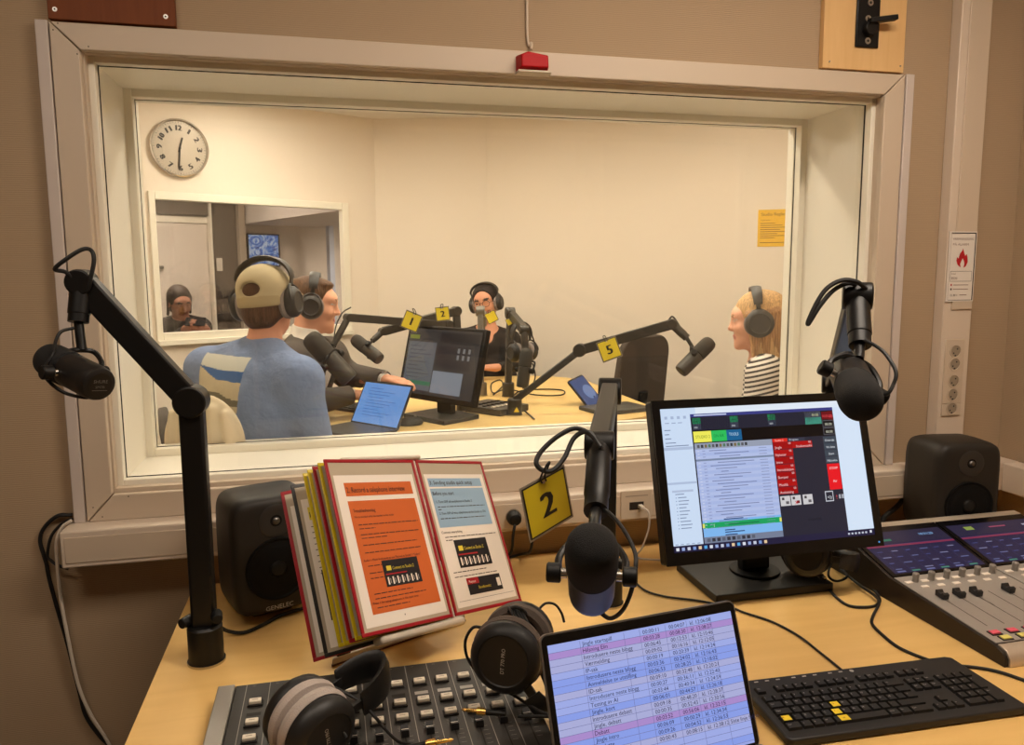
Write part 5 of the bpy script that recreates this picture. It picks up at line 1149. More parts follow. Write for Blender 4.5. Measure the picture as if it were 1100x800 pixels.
G = frame((c0.x, c0.y, TZ + .0105), ax, n=(0, 0, 1)); part('stand_base', MB().box((0, -.03, 0), (.26, .20, .020), M_BLACK, G), sm, .003); part('stand_neck', MB().bar((c0.x, c0.y, TZ + .02), o_ + up * .12 + n * .035, .09, .03, M_BLACK, n), sm, .004)
# keyboard, mouse, control panel
def flat_thing(name, label, cat, c, yaw, w, d, h, m, extra=None):
    M = Matrix.Translation(Vector(c)) @ Matrix.Rotation(yaw, 4, 'Z'); t = thing(name, label, cat, M=M)
    part('shell', MB().box((0, 0, h / 2), (w, d, h), m), t, min(.004, h * .3), local=True)
    if extra: extra(t)
    return t
def kx(t):
    b = MB()
    for r in range(5):
        for c in range(15): b.box((-.195 + c * .028, -.05 + r * .024, .0165), (.024, .020, .004), M_KEY)
    part('keycaps', b, t, local=True)
q = onz(374, 443, TZ); flat_thing('computer_keyboard', 'dark keyboard lying on the studio table behind the small laptop', 'keyboard', (q.x + .02, q.y + .10, TZ), math.radians(-52), .42, .14, .014, mat('keyboard_studio', (58, 54, 48), .5), kx)
q = onz(441, 456.5, TZ); t = thing('computer_mouse', 'black mouse on the studio table in front of the small laptop', 'mouse', (q.x, q.y, TZ))
bl = Blob().ell((q.x, q.y, TZ + .012), (.052, .032, .022), 0); bl.half((q.x, q.y, TZ + .0005), (0, 0, -1)); part('mouse_shell', bl.mesh([M_BLACK], .003), t); part('scroll_wheel', MB().cyl((q.x + .02, q.y - .004, TZ + .033), (q.x + .02, q.y + .004, TZ + .033), .006, M_LEG), t)
def px_(t):
    b = MB()
    for r in range(3):
        for c in range(6): b.box((-.075 + c * .03, -.06 + r * .05, .0325), (.018, .014, .004), M_BLACK if r else M_CREAM)
    part('push_buttons', b, t, local=True)
q = onz(527, 442, TZ); flat_thing('control_panel', 'dark control panel lying on the studio table behind the monitor', 'panel', (q.x + .02, q.y + .02, TZ), math.radians(38), .20, .24, .03, mat('panel_dark', (64, 58, 50), .5), px_)
# tablet stood on the table, laptop base by the far right
tp = [at(614, 409, 3.58), at(629.5, 401.5, 3.68), at(646, 433, 3.62), at(632, 444, 3.50)]
t = thing('tablet_computer', 'tablet with a blue screen leaning up on the right of the studio table', 'tablet', onz(640, 446, TZ))
ctr = sum(tp, Vector()) / 4; x_ = (tp[1] - tp[0]); y_ = tp[0] - tp[3]; F = frame(ctr, x_, up=y_); W2_, H2_ = x_.length, y_.length
part('housing', MB().prism(rrect(W2_, H2_, .012), -.008, -.0005, mat('laptop_dark', (46, 44, 42), .4), F), t)
b = MB(); b.rect(F, -W2_ * .46, -H2_ * .46, W2_ * .46, H2_ * .46, emat('tablet_blue', (86, 102, 150), .7), .0006); b.disc(F, W2_ * .30, emat('tablet_pale', (134, 156, 206), .7), .0010, 24, (.02, .0)); part('screen', b, t)
part('stand_foot', MB().bar(ctr - Vector((FW.x, FW.y, 0)) * -.02 - Vector((0, 0, .02)), Vector((ctr.x + .06, ctr.y + .1, TZ + .004)), .08, .006, M_BLACK), t)
q = onz(676, 444, TZ); flat_thing('folded_laptop', 'closed dark laptop lying at the right edge of the studio table', 'laptop', (q.x - .03, q.y + .09, TZ), math.radians(14), .27, .19, .018, mat('laptop_dark', (46, 44, 42), .4), lambda t: part('hinge_line', MB().box((0, .0945, .011), (.2, .004, .008), M_BLACK), t, local=True))

# ------------------------------------------------------------------ studio boom arms, microphones, tags
M_BOOMS = mat('studio_boom_grey', (62, 58, 52), .45, .3); M_TAGS = mat('yellow_card_studio', (228, 204, 44), .5)
S_ = dict(metal=M_BOOMS, sideknob=False)
def V(px, py, d): return at(px, py, d)
b1 = onz(484, 438, TZ); d1 = (b1 - CAM).dot(FW)
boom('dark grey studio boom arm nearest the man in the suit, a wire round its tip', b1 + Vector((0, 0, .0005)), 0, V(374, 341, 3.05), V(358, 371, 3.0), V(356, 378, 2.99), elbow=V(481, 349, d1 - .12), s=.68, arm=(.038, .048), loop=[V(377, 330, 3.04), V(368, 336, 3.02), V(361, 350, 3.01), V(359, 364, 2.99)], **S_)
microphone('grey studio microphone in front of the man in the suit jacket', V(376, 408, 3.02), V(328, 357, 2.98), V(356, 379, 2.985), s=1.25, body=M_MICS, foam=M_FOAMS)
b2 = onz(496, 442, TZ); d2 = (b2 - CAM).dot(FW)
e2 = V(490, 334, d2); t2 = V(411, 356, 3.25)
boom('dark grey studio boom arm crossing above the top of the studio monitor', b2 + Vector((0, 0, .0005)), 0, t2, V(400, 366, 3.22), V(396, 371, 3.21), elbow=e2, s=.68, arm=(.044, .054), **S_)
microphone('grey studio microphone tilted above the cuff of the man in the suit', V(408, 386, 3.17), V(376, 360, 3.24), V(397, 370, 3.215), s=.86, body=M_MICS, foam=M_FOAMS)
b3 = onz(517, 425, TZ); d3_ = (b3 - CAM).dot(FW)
boom('studio boom arm right in front of the woman in black, a reflection painted into its grey', b3 + Vector((0, 0, .0005)), 0, V(519, 338, d3_ + .45), V(520, 350, d3_ + .47), V(520, 355, d3_ + .475), elbow=V(516, 334, d3_), s=.85, metal=mat('boom_reflection_grey', (120, 114, 104), .4, .4), sideknob=False)  # lighter metal paints in the reflection that pales this post
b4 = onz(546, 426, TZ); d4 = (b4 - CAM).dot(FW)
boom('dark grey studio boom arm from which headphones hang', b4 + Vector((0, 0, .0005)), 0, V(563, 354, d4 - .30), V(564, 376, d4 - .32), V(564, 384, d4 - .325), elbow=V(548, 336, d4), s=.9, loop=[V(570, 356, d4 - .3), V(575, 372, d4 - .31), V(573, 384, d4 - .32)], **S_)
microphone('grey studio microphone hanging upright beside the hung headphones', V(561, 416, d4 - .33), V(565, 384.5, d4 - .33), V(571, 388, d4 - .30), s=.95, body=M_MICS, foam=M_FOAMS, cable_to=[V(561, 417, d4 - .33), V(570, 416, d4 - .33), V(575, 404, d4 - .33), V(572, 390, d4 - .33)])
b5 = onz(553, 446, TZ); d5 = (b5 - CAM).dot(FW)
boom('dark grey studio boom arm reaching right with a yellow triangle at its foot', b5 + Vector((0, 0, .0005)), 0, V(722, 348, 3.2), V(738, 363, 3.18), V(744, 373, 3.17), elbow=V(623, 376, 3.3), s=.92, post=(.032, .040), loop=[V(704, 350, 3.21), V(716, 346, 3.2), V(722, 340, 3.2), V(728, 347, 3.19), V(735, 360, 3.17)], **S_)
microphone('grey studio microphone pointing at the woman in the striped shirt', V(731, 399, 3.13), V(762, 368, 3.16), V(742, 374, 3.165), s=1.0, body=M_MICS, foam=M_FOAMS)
q = b5 + Vector((.0, -.034, .03)); b = MB(); F = frame(q, RT, up=(0, 0, 1)); b.add([(-.012, -.010, 0), (.012, -.010, 0), (0, .012, 0)], [(0, 1, 2)], M_TAGS, F)
t5 = [o for o in bpy.data.objects if o.get('label', '').startswith('dark grey studio boom arm reaching right')][0]
b.add([(-.012, -.010, -.0012), (.012, -.010, -.0012), (0, .012, -.0012)], [(2, 1, 0)], M_TAGS, F); part('warning_sticker', b, t5)
def tag_px(label, num, pts, d, tie):
    P4 = [at(x, y, d) for x, y in pts]; c = sum(P4, Vector()) / 4; x = (P4[1] - P4[0]) + (P4[2] - P4[3]); u = (P4[0] - P4[3]) + (P4[1] - P4[2]); number_tag(label, num, c, x, u, (x.length + u.length) / 4, at(*tie, d - .01), col=M_TAGS)
tag_px('yellow tag number 1 on the boom arm nearest the man in the suit', '1', [(437, 336), (457, 343), (447, 355), (427, 346)], 3.08, (444, 333))
tag_px('yellow tag number 2 high on the boom arm beside the studio monitor', '2', [(467, 332), (483, 330), (484, 342), (468, 344)], 3.25, (475, 328))
tag_px('small yellow tag hanging in front of the chin of the woman in black', '', [(522, 339), (534, 333), (534, 342), (522, 348)], d3_ - .02, (526, 334))
tag_px('narrow yellow tag on the arm that carries the hung headphones', '', [(545, 342), (550, 340), (550, 348), (545, 351)], d4 - .06, (548, 336))
tag_px('yellow tag number 5 on the long boom arm reaching right', '5', [(640, 369), (661, 362), (668, 381), (649, 389)], 3.16, (649, 362))
cable('table_cable', 'thin black cable lying in loops on the studio table by the boom bases', [onz(548, 437, TZ + .004), onz(556, 421, TZ + .004), onz(580, 418, TZ + .004), onz(604, 419, TZ + .004), onz(603, 424, TZ + .004), onz(575, 424, TZ + .004), onz(545, 418, TZ + .012), onz(530, 422, TZ + .012), onz(528, 412, TZ + .004), onz(537, 408, TZ + .004), onz(540, 414, TZ + .004), onz(530, 424, TZ + .004)], .0035, M_RUBBER)
cable('table_cable', 'black cable running across the studio table past the long boom base', [onz(546, 430, TZ + .004), onz(556, 434, TZ + .004), onz(566, 443, TZ + .004), onz(574, 450, TZ + .004)], .0035, M_RUBBER)

# ------------------------------------------------------------------ chairs
def office_chair(label, x, y, face, m, bw=.42, bh=.44, bz=.66):
    """face: compass heading of the seat's front, degrees from +y towards +x"""
    M = Matrix.Translation((x, y, SF)) @ Matrix.Rotation(-math.radians(face), 4, 'Z'); t = thing('office_chair', label, 'chair', M=M)
    part('seat', MB().prism(rrect(.46, .44, .09), .40, .45, m), t, .015, local=True)
    b = Blob(); 
    bb = MB(); n = 8
    pts = rrect(bw, bh, .10)
    Bk = Matrix.Translation((0, -.235, bz)) @ Matrix.Rotation(math.radians(8), 4, 'X') @ Matrix.Rotation(R90, 4, 'X')
    bb.prism([(px, py) for px, py in [(p[0] * (1.0 - .12 * (p[1] / bh + .5)), p[1]) for p in pts]], -.018, .018, m, Bk); part('backrest', bb, t, .008, local=True)
    part('back_support', MB().bar((0, -.20, .41), (0, -.262, bz - .06), .06, .02, M_BLACK), t, .004, local=True)
    part('gas_column', MB().cyl((0, 0, .09), (0, 0, .40), .03, M_BLACK), t, local=True)
    for k in range(5):
        a = 2 * math.pi * k / 5; part('leg', MB().bar((0, 0, .09), (.27 * math.cos(a), .27 * math.sin(a), .06), .045, .03, M_BLACK), t, .004, local=True)
        part('caster', MB().cyl((.26 * math.cos(a) - .012 * math.sin(a), .26 * math.sin(a) + .012 * math.cos(a), .027), (.26 * math.cos(a) + .012 * math.sin(a), .26 * math.sin(a) - .012 * math.cos(a), .027), .0265, M_BLACK), t, local=True)
    return t
M_CHG = mat('chair_grey_fabric', (74, 66, 60), .9, bump=.3, scale=400); M_CHB = mat('chair_beige_cloth', (222, 206, 176), .95, bump=.4, scale=60)
e = at(688, 398, 4.2); office_chair('empty grey office chair behind the right edge of the studio table', e.x - .10, e.y + .21, 335, M_CHG, bh=.50, bz=.76)
# ================================================================== HEADPHONES
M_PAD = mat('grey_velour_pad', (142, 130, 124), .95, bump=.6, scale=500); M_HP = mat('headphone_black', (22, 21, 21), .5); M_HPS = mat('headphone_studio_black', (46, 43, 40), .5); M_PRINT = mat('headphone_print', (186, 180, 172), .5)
def headphones(label, M, gap=.150, pad=None, shell=None, drop=.115, tilt=0., cord=None, text=True, plug=None, r=.046, bw=1., trot=0.):
    """local x: ear axis, z: towards the band"""
    pad = pad or M_PAD; shell = shell or M_HP; t = thing('headphones', label, 'headphones', M=M); g = gap / 2
    for s in (-1, 1):
        C = frame((s * g, 0, 0), (0, s, 0), n=(s, 0, 0))
        cu = part('ear_cup', MB().lathe([(r + .001, 0), (r + .003, .006), (r + .002, .016), (r - .006, .026), (r - .014, .029), (r - .016, .027), (.004, .026)], shell, C, 32), t, local=True)
        part('ear_pad', MB().lathe([(r - .018, -.002), (r - .016, -.016), (r - .006, -.021), (r + .004, -.017), (r + .006, -.008), (r + .002, 0)], pad, C, 32, caps=False), cu, local=True)
        if text:
            b = MB(); G = C @ Matrix.Rotation(math.pi + math.radians(trot), 4, 'Z'); b.text('DT 770 PRO', .009, G, 0, -.003, M_PRINT, .0285, 'c', width=.042); part('lettering', b, cu, local=True)
        part('fork', MB().tube([(s * (g + .022), -.040, .004), (s * (g + .020), -.040, .02), (s * (g + .012), -.026, .045), (s * (g + .008), 0, .055), (s * (g + .012), .026, .045), (s * (g + .020), .040, .02), (s * (g + .022), .040, .004)], .0042, shell, 8, 5), t, local=True)
        part('slider', MB().bar((s * (g + .008), 0, .052), (s * (g + .010), 0, .085), .016, .006, shell, (1, 0, 0)), t, .001, local=True)
    b = MB(); pts = []
    for k in range(25):
        a = math.pi * k / 24; pts.append((-(g + .012) * math.cos(a), 0, .075 + (drop - .070 + .0) * math.sin(a)))
    n = len(pts)
    for i, p in enumerate(pts):
        a = math.pi * i / 24; nx, nz = -math.cos(a), math.sin(a)
        th = .006 + .010 * math.sin(a) ** .7; w = (.016 + .006 * math.sin(a)) * bw
        for dn, dy in ((-.6, -.9), (-1, -.4), (-1, .4), (-.6, .9), (.4, 1), (.8, .5), (.8, -.5), (.4, -1)): b.v.append(Vector((p[0] + nx * th * .6 * dn, dy * w, p[2] + nz * th * .6 * dn)))
    for i in range(n - 1):
        for k in range(8): b.f.append((i * 8 + k, (i + 1) * 8 + k, (i + 1) * 8 + (k + 1) % 8, i * 8 + (k + 1) % 8)); b.m.append(shell)
    b.f.append(tuple(range(8))); b.m.append(shell); b.f.append(tuple((n - 1) * 8 + k for k in reversed(range(8)))); b.m.append(shell)
    part('headband', b, t, local=True, angle=60)
    if cord: part('cord', MB().tube([Vector(p) for p in cord], .0027, M_RUBBER), t)
    if plug:
        p, q = Vector(plug[0]), Vector(plug[1]); d = (q - p).normalized(); A = axis_frame(p, d); L = (q - p).length
        M_GOLD = mat('gold_plug', (226, 186, 104), .25, 1.)
        part('jack_plug', MB().lathe([(.001, 0), (.0024, .003), (.0030, .006), (.0022, .008), (.0030, .010), (.0030, .026), (.0062, .027), (.0062, .038), (.0048, .042), (.0042, .060), (.003, .075)], M_GOLD, A, 18, mats=[M_GOLD] * 7 + [M_GOLD] + [M_BLACK] * 3), t)
    return t

# ================================================================== PEOPLE
def hd(az, pitch=0., roll=0.):
    """head axes: looks along compass heading az, pitch degrees downwards"""
    a = math.radians(az); p = math.radians(pitch); f = Vector((math.sin(a) * math.cos(p), math.cos(a) * math.cos(p), -math.sin(p))); r = Vector((math.cos(a), -math.sin(a), 0)); u = r.cross(f)
    q = math.radians(roll); r2 = r * math.cos(q) + u * math.sin(q); u2 = u * math.cos(q) - r * math.sin(q)
    return Matrix(((r2.x, f.x, u2.x), (r2.y, f.y, u2.y), (r2.z, f.z, u2.z)))
SKIN, LIPS, EYEW, EYED, BROW = range(5)
def add_head(b, c, R, s=1., beard=None):
    L = lambda x, y, z: Vector(c) + R @ (Vector((x, y, z)) * s)
    E = lambda p, r, m=SKIN, k=.015, op='u': b.ell(L(*p), [v * s for v in r], m, k, R, op)
    E((0, -.012, .034), (.074, .094, .082)); E((0, .030, -.035), (.060, .060, .068), k=.03); E((0, .045, -.075), (.044, .045, .034), k=.025); E((0, .078, -.098), (.018, .016, .014), k=.02)
    E((0, .066, .035), (.055, .030, .030), k=.02)
    for q in (-1, 1):
        E((q * .034, .066, -.020), (.024, .024, .024), k=.02); E((q * .031, .098, .014), (.017, .014, .011), k=.012, op='s')
        E((q * .031, .0785, .012), (.0130, .0125, .0100), EYEW, .003); E((q * .031, .0890, .011), (.0060, .003, .0060), EYED, .001); E((q * .031, .0825, .0205), (.0160, .0125, .0100), SKIN, .003); E((q * .031, .081, .003), (.015, .012, .006), SKIN, .003)
        E((q * .032, .092, .032), (.017, .005, .0032), BROW, .004)
        E((q * .077, -.006, -.004), (.010, .022, .031), k=.008); E((q * .085, -.002, -.002), (.005, .010, .016), k=.006, op='s')
    b.cap(L(0, .088, .016), L(0, .104, -.018), .008 * s, .0095 * s, SKIN, .014); E((0, .100, -.022), (.015, .011, .008), k=.010)
    E((0, .087, -.050), (.021, .010, .0050), LIPS, .005); E((0, .0855, -.0585), (.018, .010, .0055), LIPS, .005)
def add_hand(b, w, d, n, side, curl=.5, s=1., m=SKIN):
    """w wrist, d along the hand, n out of the back of the hand, side +1/-1: where the thumb leaves"""
    w = Vector(w); d = Vector(d).normalized(); n = Vector(n); n = (n - d * n.dot(d)).normalized(); t = d.cross(n) * side
    P = lambda a, c, e=0: w + (d * a + t * c + n * e) * s
    b.cap(P(0, 0), P(.045, .012), .022 * s, .019 * s, m, .015); b.cap(P(.02, -.015), P(.075, -.024), .016 * s, .013 * s, m, .012); b.cap(P(.02, .015), P(.078, .026), .017 * s, .013 * s, m, .012); b.cap(P(.03, 0), P(.08, 0), .015 * s, .014 * s, m, .012)
    for k, (c, l) in enumerate(((.029, .070), (.010, .080), (-.010, .074), (-.028, .056))):
        a0, p = curl * .6, P(.078, c); dd = d; ang = 0
        for j, (f, r0, r1) in enumerate(((.45, .0092, .0085), (.32, .0085, .0078), (.23, .0078, .0066))):
            ang += curl * (.5 + .35 * j); v = (d * math.cos(ang) - n * math.sin(ang)) * l * f * s; b.cap(p, p + v, r0 * s, r1 * s, m, .005); p = p + v
    p = P(.018, .018, -.004); q = P(.055, .050, -.012); b.cap(p, q, .0135 * s, .0105 * s, m, .010); b.cap(q, q + (d * .030 + t * .004 - n * .014) * s, .0100 * s, .0080 * s, m, .006)
def torso_axes(shl, shr, neck, pel):
    r = (shr - shl).normalized(); u = neck - pel; u = (u - r * u.dot(r)).normalized(); f = u.cross(r); return Matrix(((r.x, f.x, u.x), (r.y, f.y, u.y), (r.z, f.z, u.z)))
def add_torso(b, J, g, m, female=False, low=True):
    R = torso_axes(J['shl'], J['shr'], J['neck'], J['pel']); mid = (J['shl'] + J['shr']) / 2; r, f, u = R.col[0], R.col[1], R.col[2]; hw = (J['shr'] - J['shl']).length / 2
    b.ell(mid - u * .10 - f * .005, (hw * .92 + g, .098 + g, .165 + g), m, .05, R); b.ell(mid - u * .25, (hw * .80 + g, .102 + g, .17 + g), m, .06, R)
    b.cap(J['shl'], J['shr'], .050 + g, .050 + g, m, .05)
    for s_ in ('shl', 'shr'): b.cap(J['neck'] - u * .015, J[s_], .040 + g, .046 + g, m, .04)
    if female:
        for q in (-1, 1): b.ell(mid - u * .145 + f * .085 + r * q * hw * .45, (.055 + g * .5, .042 + g * .5, .055 + g * .5), m, .04, R)
    if low: b.ell(J['pel'] + u * .04, (hw * .86 + g, .12 + g, .13 + g), m, .07, R)
    return R
def person(label, J, head, R, mats, s=1., arms=True, hands=(None, None), female=False, h=.006, legs=True, arm_r=1.):
    """the whole figure as one skin surface: head, neck, trunk, arms with five-fingered hands, seated legs"""
    b = Blob(); add_head(b, head, R, s)
    up = R.col[2]; b.cap(J['neck'] - Vector((0, 0, .02)), Vector(head) - up * .045 * s - R.col[1] * .022 * s, .056 * s, .050 * s, SKIN, .03)
    T = add_torso(b, J, 0, SKIN, female)
    for q, (a, e, w) in enumerate((('shl', 'ell', 'wrl'), ('shr', 'elr', 'wrr'))):
        b.cap(J[a], J[e], .046 * arm_r, .037 * arm_r, SKIN, .03); b.cap(J[e], J[w], .036 * arm_r, .024 * arm_r, SKIN, .02)
        if hands[q]: add_hand(b, J[w], *hands[q], s=s)
    if legs:
        f = J.get('legs', T.col[1]); f = Vector((f.x, f.y, 0)).normalized(); r = Vector((f.y, -f.x, 0))
        for q in (-1, 1):
            hip = J['pel'] + r * q * .09; kn = hip + f * .40 + r * q * .03; kn.z = SF + .50; an = kn + f * .02; an.z = SF + .09
            b.cap(hip, kn, .080, .055, SKIN, .05); b.cap(kn, an, .052, .036, SKIN, .03); b.cap(an - Vector((0, 0, .045)), an + f * .15 - Vector((0, 0, .055)), .036, .03, SKIN, .03)
            J['kn%d' % q] = kn; J['an%d' % q] = an; J['hip%d' % q] = hip
    org = Vector((J['pel'].x, J['pel'].y, SF))
    return solid('person', b.mesh(mats, h), label, 'person', org, angle=180), T
def trousers(root, J, m):
    b = Blob()
    for q in (-1, 1): b.cap(J['hip%d' % q], J['kn%d' % q], .090, .066, 0, .06); b.cap(J['kn%d' % q], J['an%d' % q], .064, .050, 0, .03)
    b.ell(J['pel'], (.17, .15, .11), 0, .06); part('trousers', b.mesh([m], .012), root, angle=180)
    b = Blob()
    for q in (-1, 1):
        f = (J['kn%d' % q] - J['hip%d' % q]); f = Vector((f.x, f.y, 0)).normalized(); a = J['an%d' % q]; b.cap(a - Vector((0, 0, .04)), a + f * .16 - Vector((0, 0, .052)), .043, .037, 0, .03)
    b.half((0, 0, SF + .001), (0, 0, -1)); part('shoes', b.mesh([M_BLACK], .01), root, angle=180)
M_EYEW = mat('eye_white', (226, 218, 208), .3); M_EYED = mat('eye_dark', (44, 30, 24), .2)
def skin(name, rgb, lips, brow): return [mat('skin_' + name, rgb, .55, spec=.35), mat('lips_' + name, lips, .5), M_EYEW, M_EYED, mat('brow_' + name, brow, .8)]
Zv = Vector((0, 0, 1))

# ---- man in a cap and blue T-shirt, seen from behind
hc = at(287, 325, 2.60); R = hd(22, 4, 4)
J = dict(neck=at(284, 369, 2.60), shl=at(223, 396, 2.68), shr=at(322, 408, 2.46)); J['pel'] = Vector((-.235, .80, .78)); J['pel'] = Vector((J['neck'].x - .02, J['neck'].y - .02, .76))
J['legs'] = Vector((.96, .28, 0)); J['ell'] = at(226, 470, 2.86); J['wrl'] = Vector((-.03, .94, .82)); J['elr'] = J['shr'] + Vector((.05, .04, -.27)); J['wrr'] = Vector((.02, .80, .82))
P1_, T = person('man in a beige cap and light blue T-shirt seen from behind', J, hc, R, skin('cap', (222, 158, 128), (180, 104, 90), (80, 56, 40)), hands=(((.6, .7, -.1), Zv, 1, .35), ((.5, .8, -.1), Zv, -1, .35)))
b = Blob(); add_torso(b, J, .016, 0); sl = J['shr'] + (J['elr'] - J['shr']) * .72; sl2 = J['shl'] + (J['ell'] - J['shl']) * .72
b.cap(J['shr'], sl, .066, .060, 0, .035); b.cap(J['shl'], sl2, .066, .060, 0, .035)
for s_, e_, k_ in (('shr', 'elr', sl), ('shl', 'ell', sl2)): d = (J[e_] - J[s_]).normalized(); b.cap(k_ + d * .085, k_ + d * .2, .085, .085, 0, .006, 's')
b.cap(J['neck'] + Zv * .035 + T.col[1] * .01, J['neck'] + Zv * .2, .062, .062, 0, .012, 's')
mid = (J['shl'] + J['shr']) / 2; r_, f_, u_ = T.col[0].copy(), T.col[1].copy(), T.col[2].copy()
def print_color(P, lab):
    d = P - np.array(mid); u = d @ np.array(r_); v = d @ np.array(u_); w = d @ np.array(f_); out = lab.copy()
    ins = (w < -.02) & (u > -.165) & (u < .065) & (v < .062) & (v > -.22)
    wav = .010 * np.sin(u * 40) + u * .12
    q = .062 - v; top_ = .040 + .05 * np.clip(u + .165, 0, .1); out[ins] = 1; out[ins & (q > top_)] = 2; out[ins & (q > top_ + .006 + .028 * np.clip((u + .16) / .12, 0, 1))] = 3; out[ins & (q > .125 + wav * .6)] = 4; out[ins & (q > .165 - wav * .6)] = 3
    return out
M_TEE = mat('tee_light_blue', (124, 142, 178), .9, noise=.06, scale=14, bump=.5)
bpn = [n for n in M_TEE.node_tree.nodes if n.type == 'BUMP'][0]; bpn.inputs['Distance'].default_value = .03
part('t_shirt', b.mesh([M_TEE, mat('print_sky', (206, 208, 200), .9), mat('print_sea', (66, 104, 160), .9), mat('print_sand', (196, 184, 156), .9, noise=.12, scale=60), mat('print_scrub', (112, 108, 92), .9, noise=.15, scale=60)], .005, print_color), P1_, angle=180)
Lh = lambda x, y, z: hc + R @ Vector((x, y, z))
b = Blob(); b.ell(Lh(0, -.018, .006), (.0785, .0925, .086), 0, .02, R); b.ell(Lh(0, -.058, -.045), (.058, .048, .05), 0, .02, R); b.ell(Lh(0, .09, -.04), (.10, .085, .11), 0, .015, R, 's'); b.half(Lh(0, 0, -.088), -R.col[2]); b.ell(Lh(0, -.018, .030), (.077, .0925, .075), 0, .01, R)
part('hair', b.mesh([hairmat('hair_brown', (78, 52, 36))], .0045), P1_, angle=180)
b = Blob(); b.ell(Lh(0, -.010, .042), (.088, .112, .088), 0, .01, R); b.ell(Lh(0, -.010, .0), (.086, .109, .07), 0, .01, R); b.half(Lh(0, 0, -.010), -R.col[2] + R.col[1] * .10); b.ell(Lh(0, .120, .030), (.072, .080, .009), 2, .012, R)
b.ell(Lh(-.002, -.125, .040), (.036, .045, .024), 0, .004, R, 's')
def cap_color(P, lab):
    d = (P - np.array(hc)) @ np.array(R); out = lab.copy(); out[(d[:, 1] < .02) & (lab == 0)] = 1; out[(d[:, 2] < .014) & (lab == 0)] = 0; return out
part('baseball_cap', b.mesh([mat('cap_beige', (170, 152, 116), .9, bump=.3, scale=300), mat('cap_mesh_beige', (184, 168, 134), .95, noise=.12, scale=420, bump=.5), mat('cap_brim', (188, 170, 134), .9)], .004, cap_color), P1_, angle=180)
trousers(P1_, J, mat('jeans_blue', (70, 80, 100), .9))
def wear(label, hc, R, s=1., dz=0., **k):
    M = R.to_4x4(); M.translation = Vector(hc) + R @ Vector((0, -.006 * s, -.004 + dz)); return headphones(label, M @ Matrix.Diagonal((s, s, s, 1)), shell=M_HPS, text=False, **k)
wear('black headphones with grey pads over the beige cap', hc, R, 1.08, gap=.158, drop=.138)
# his chair with a pale cloth over it
e = at(212, 470, 2.42); ch = office_chair('beige cloth covered chair behind the man in the cap', J['pel'].x - .02, J['pel'].y + .0, 30, M_CHB, bw=.40, bh=.40, bz=.62)
b = Blob(); q = at(218, 440, 2.37); ff = Vector((math.sin(math.radians(25)), math.cos(math.radians(25)), 0)); rv = Vector((ff.y, -ff.x, 0)); RC = Matrix(((rv.x, ff.x, 0), (rv.y, ff.y, 0), (0, 0, 1)))
b.ell(q - Zv * .11, (.14, .030, .16), 0, .03, RC)
for k in range(5): p = q + rv * (-.09 + k * .045) - ff * .022; b.cap(p + Zv * (.02 - abs(k - 2) * .015), p - Zv * .20 + rv * (k - 2) * .012, .012, .018, 0, .02)
part('draped_cloth', b.mesh([M_CHB], .006), ch, angle=180)

# ---- man in a dark suit, in profile
hc = at(337, 328, 3.27); R = hd(92, 8, 0)
J = dict(neck=at(327, 372, 3.25), shl=at(352, 383, 3.42), shr=at(315, 392, 3.10)); J['pel'] = Vector((J['neck'].x - .26, J['neck'].y + .06, .77)); J['legs'] = Vector((.96, .28, 0))
J['elr'] = at(330, 434, 3.16); J['wrr'] = at(377, 424, 3.30); J['ell'] = at(372, 402, 3.50); J['wrl'] = at(413, 408, 3.25)
P2_, T = person('man in a dark grey suit sitting in profile at the microphone', J, hc, R, skin('suit', (228, 166, 134), (188, 108, 96), (120, 80, 50)), hands=((at(432, 410, 3.20) - J['wrl'], Zv, -1, .35), (at(396, 423, 3.33) - J['wrr'], Zv, 1, .35)))
Lh = lambda x, y, z, hc=hc, R=R: hc + R @ Vector((x, y, z))
def cuffs(b, J, cut, r0, r1, m=0):
    for a, e_, w in (('shl', 'ell', 'wrl'), ('shr', 'elr', 'wrr')):
        d = (J[w] - J[e_]).normalized(); k = J[w] - d * cut; b.cap(J[a], J[e_], .066 + r0, .054 + r0, m, .04); b.cap(J[e_], k, .053 + r0, .036 + r1, m, .03)
    for a, e_, w in (('shl', 'ell', 'wrl'), ('shr', 'elr', 'wrr')):
        d = (J[w] - J[e_]).normalized(); k = J[w] - d * cut; b.cap(k + d * .055, k + d * .18, .058, .058, m, .004, 's')
b = Blob(); add_torso(b, J, .012, 0); cuffs(b, J, -.010, -.010, -.006); u_ = T.col[2]; f_ = T.col[1]
b.cap(J['neck'] - u_ * .01, Lh(0, -.018, -.088), .066, .062, 0, .02); b.half(Lh(0, .02, -.092), u_ - f_ * .35, .004)
M_SHIRT = mat('white_shirt', (236, 228, 218), .8); part('shirt', b.mesh([M_SHIRT], .005), P2_, angle=180)
b = Blob(); add_torso(b, J, .030, 0)
chest = (J['shl'] + J['shr']) / 2 + f_ * .135 - u_ * .02; R3 = T
b.ell(chest + u_ * .03, (.055, .085, .16), 0, .012, T, 's'); b.cap(J['neck'] + u_ * .045 + f_ * .02, J['neck'] + u_ * .25 + f_ * .02, .082, .09, 0, .012, 's'); cuffs(b, J, .012, .004, .006)
M_SUIT = mat('suit_charcoal', (78, 70, 64), .9, noise=.08, scale=200); part('suit_jacket', b.mesh([M_SUIT], .005), P2_, angle=180)
b = Blob(); p = J['neck'] + f_ * .078 + u_ * .015; b.cap(p, p + f_ * .045 - u_ * .07, .013, .017, 0, .01); b.cap(p + f_ * .045 - u_ * .07, p + f_ * .05 - u_ * .26, .016, .026, 0, .01); part('necktie', b.mesh([mat('tie_dark', (52, 46, 46), .6)], .004), P2_, angle=180)
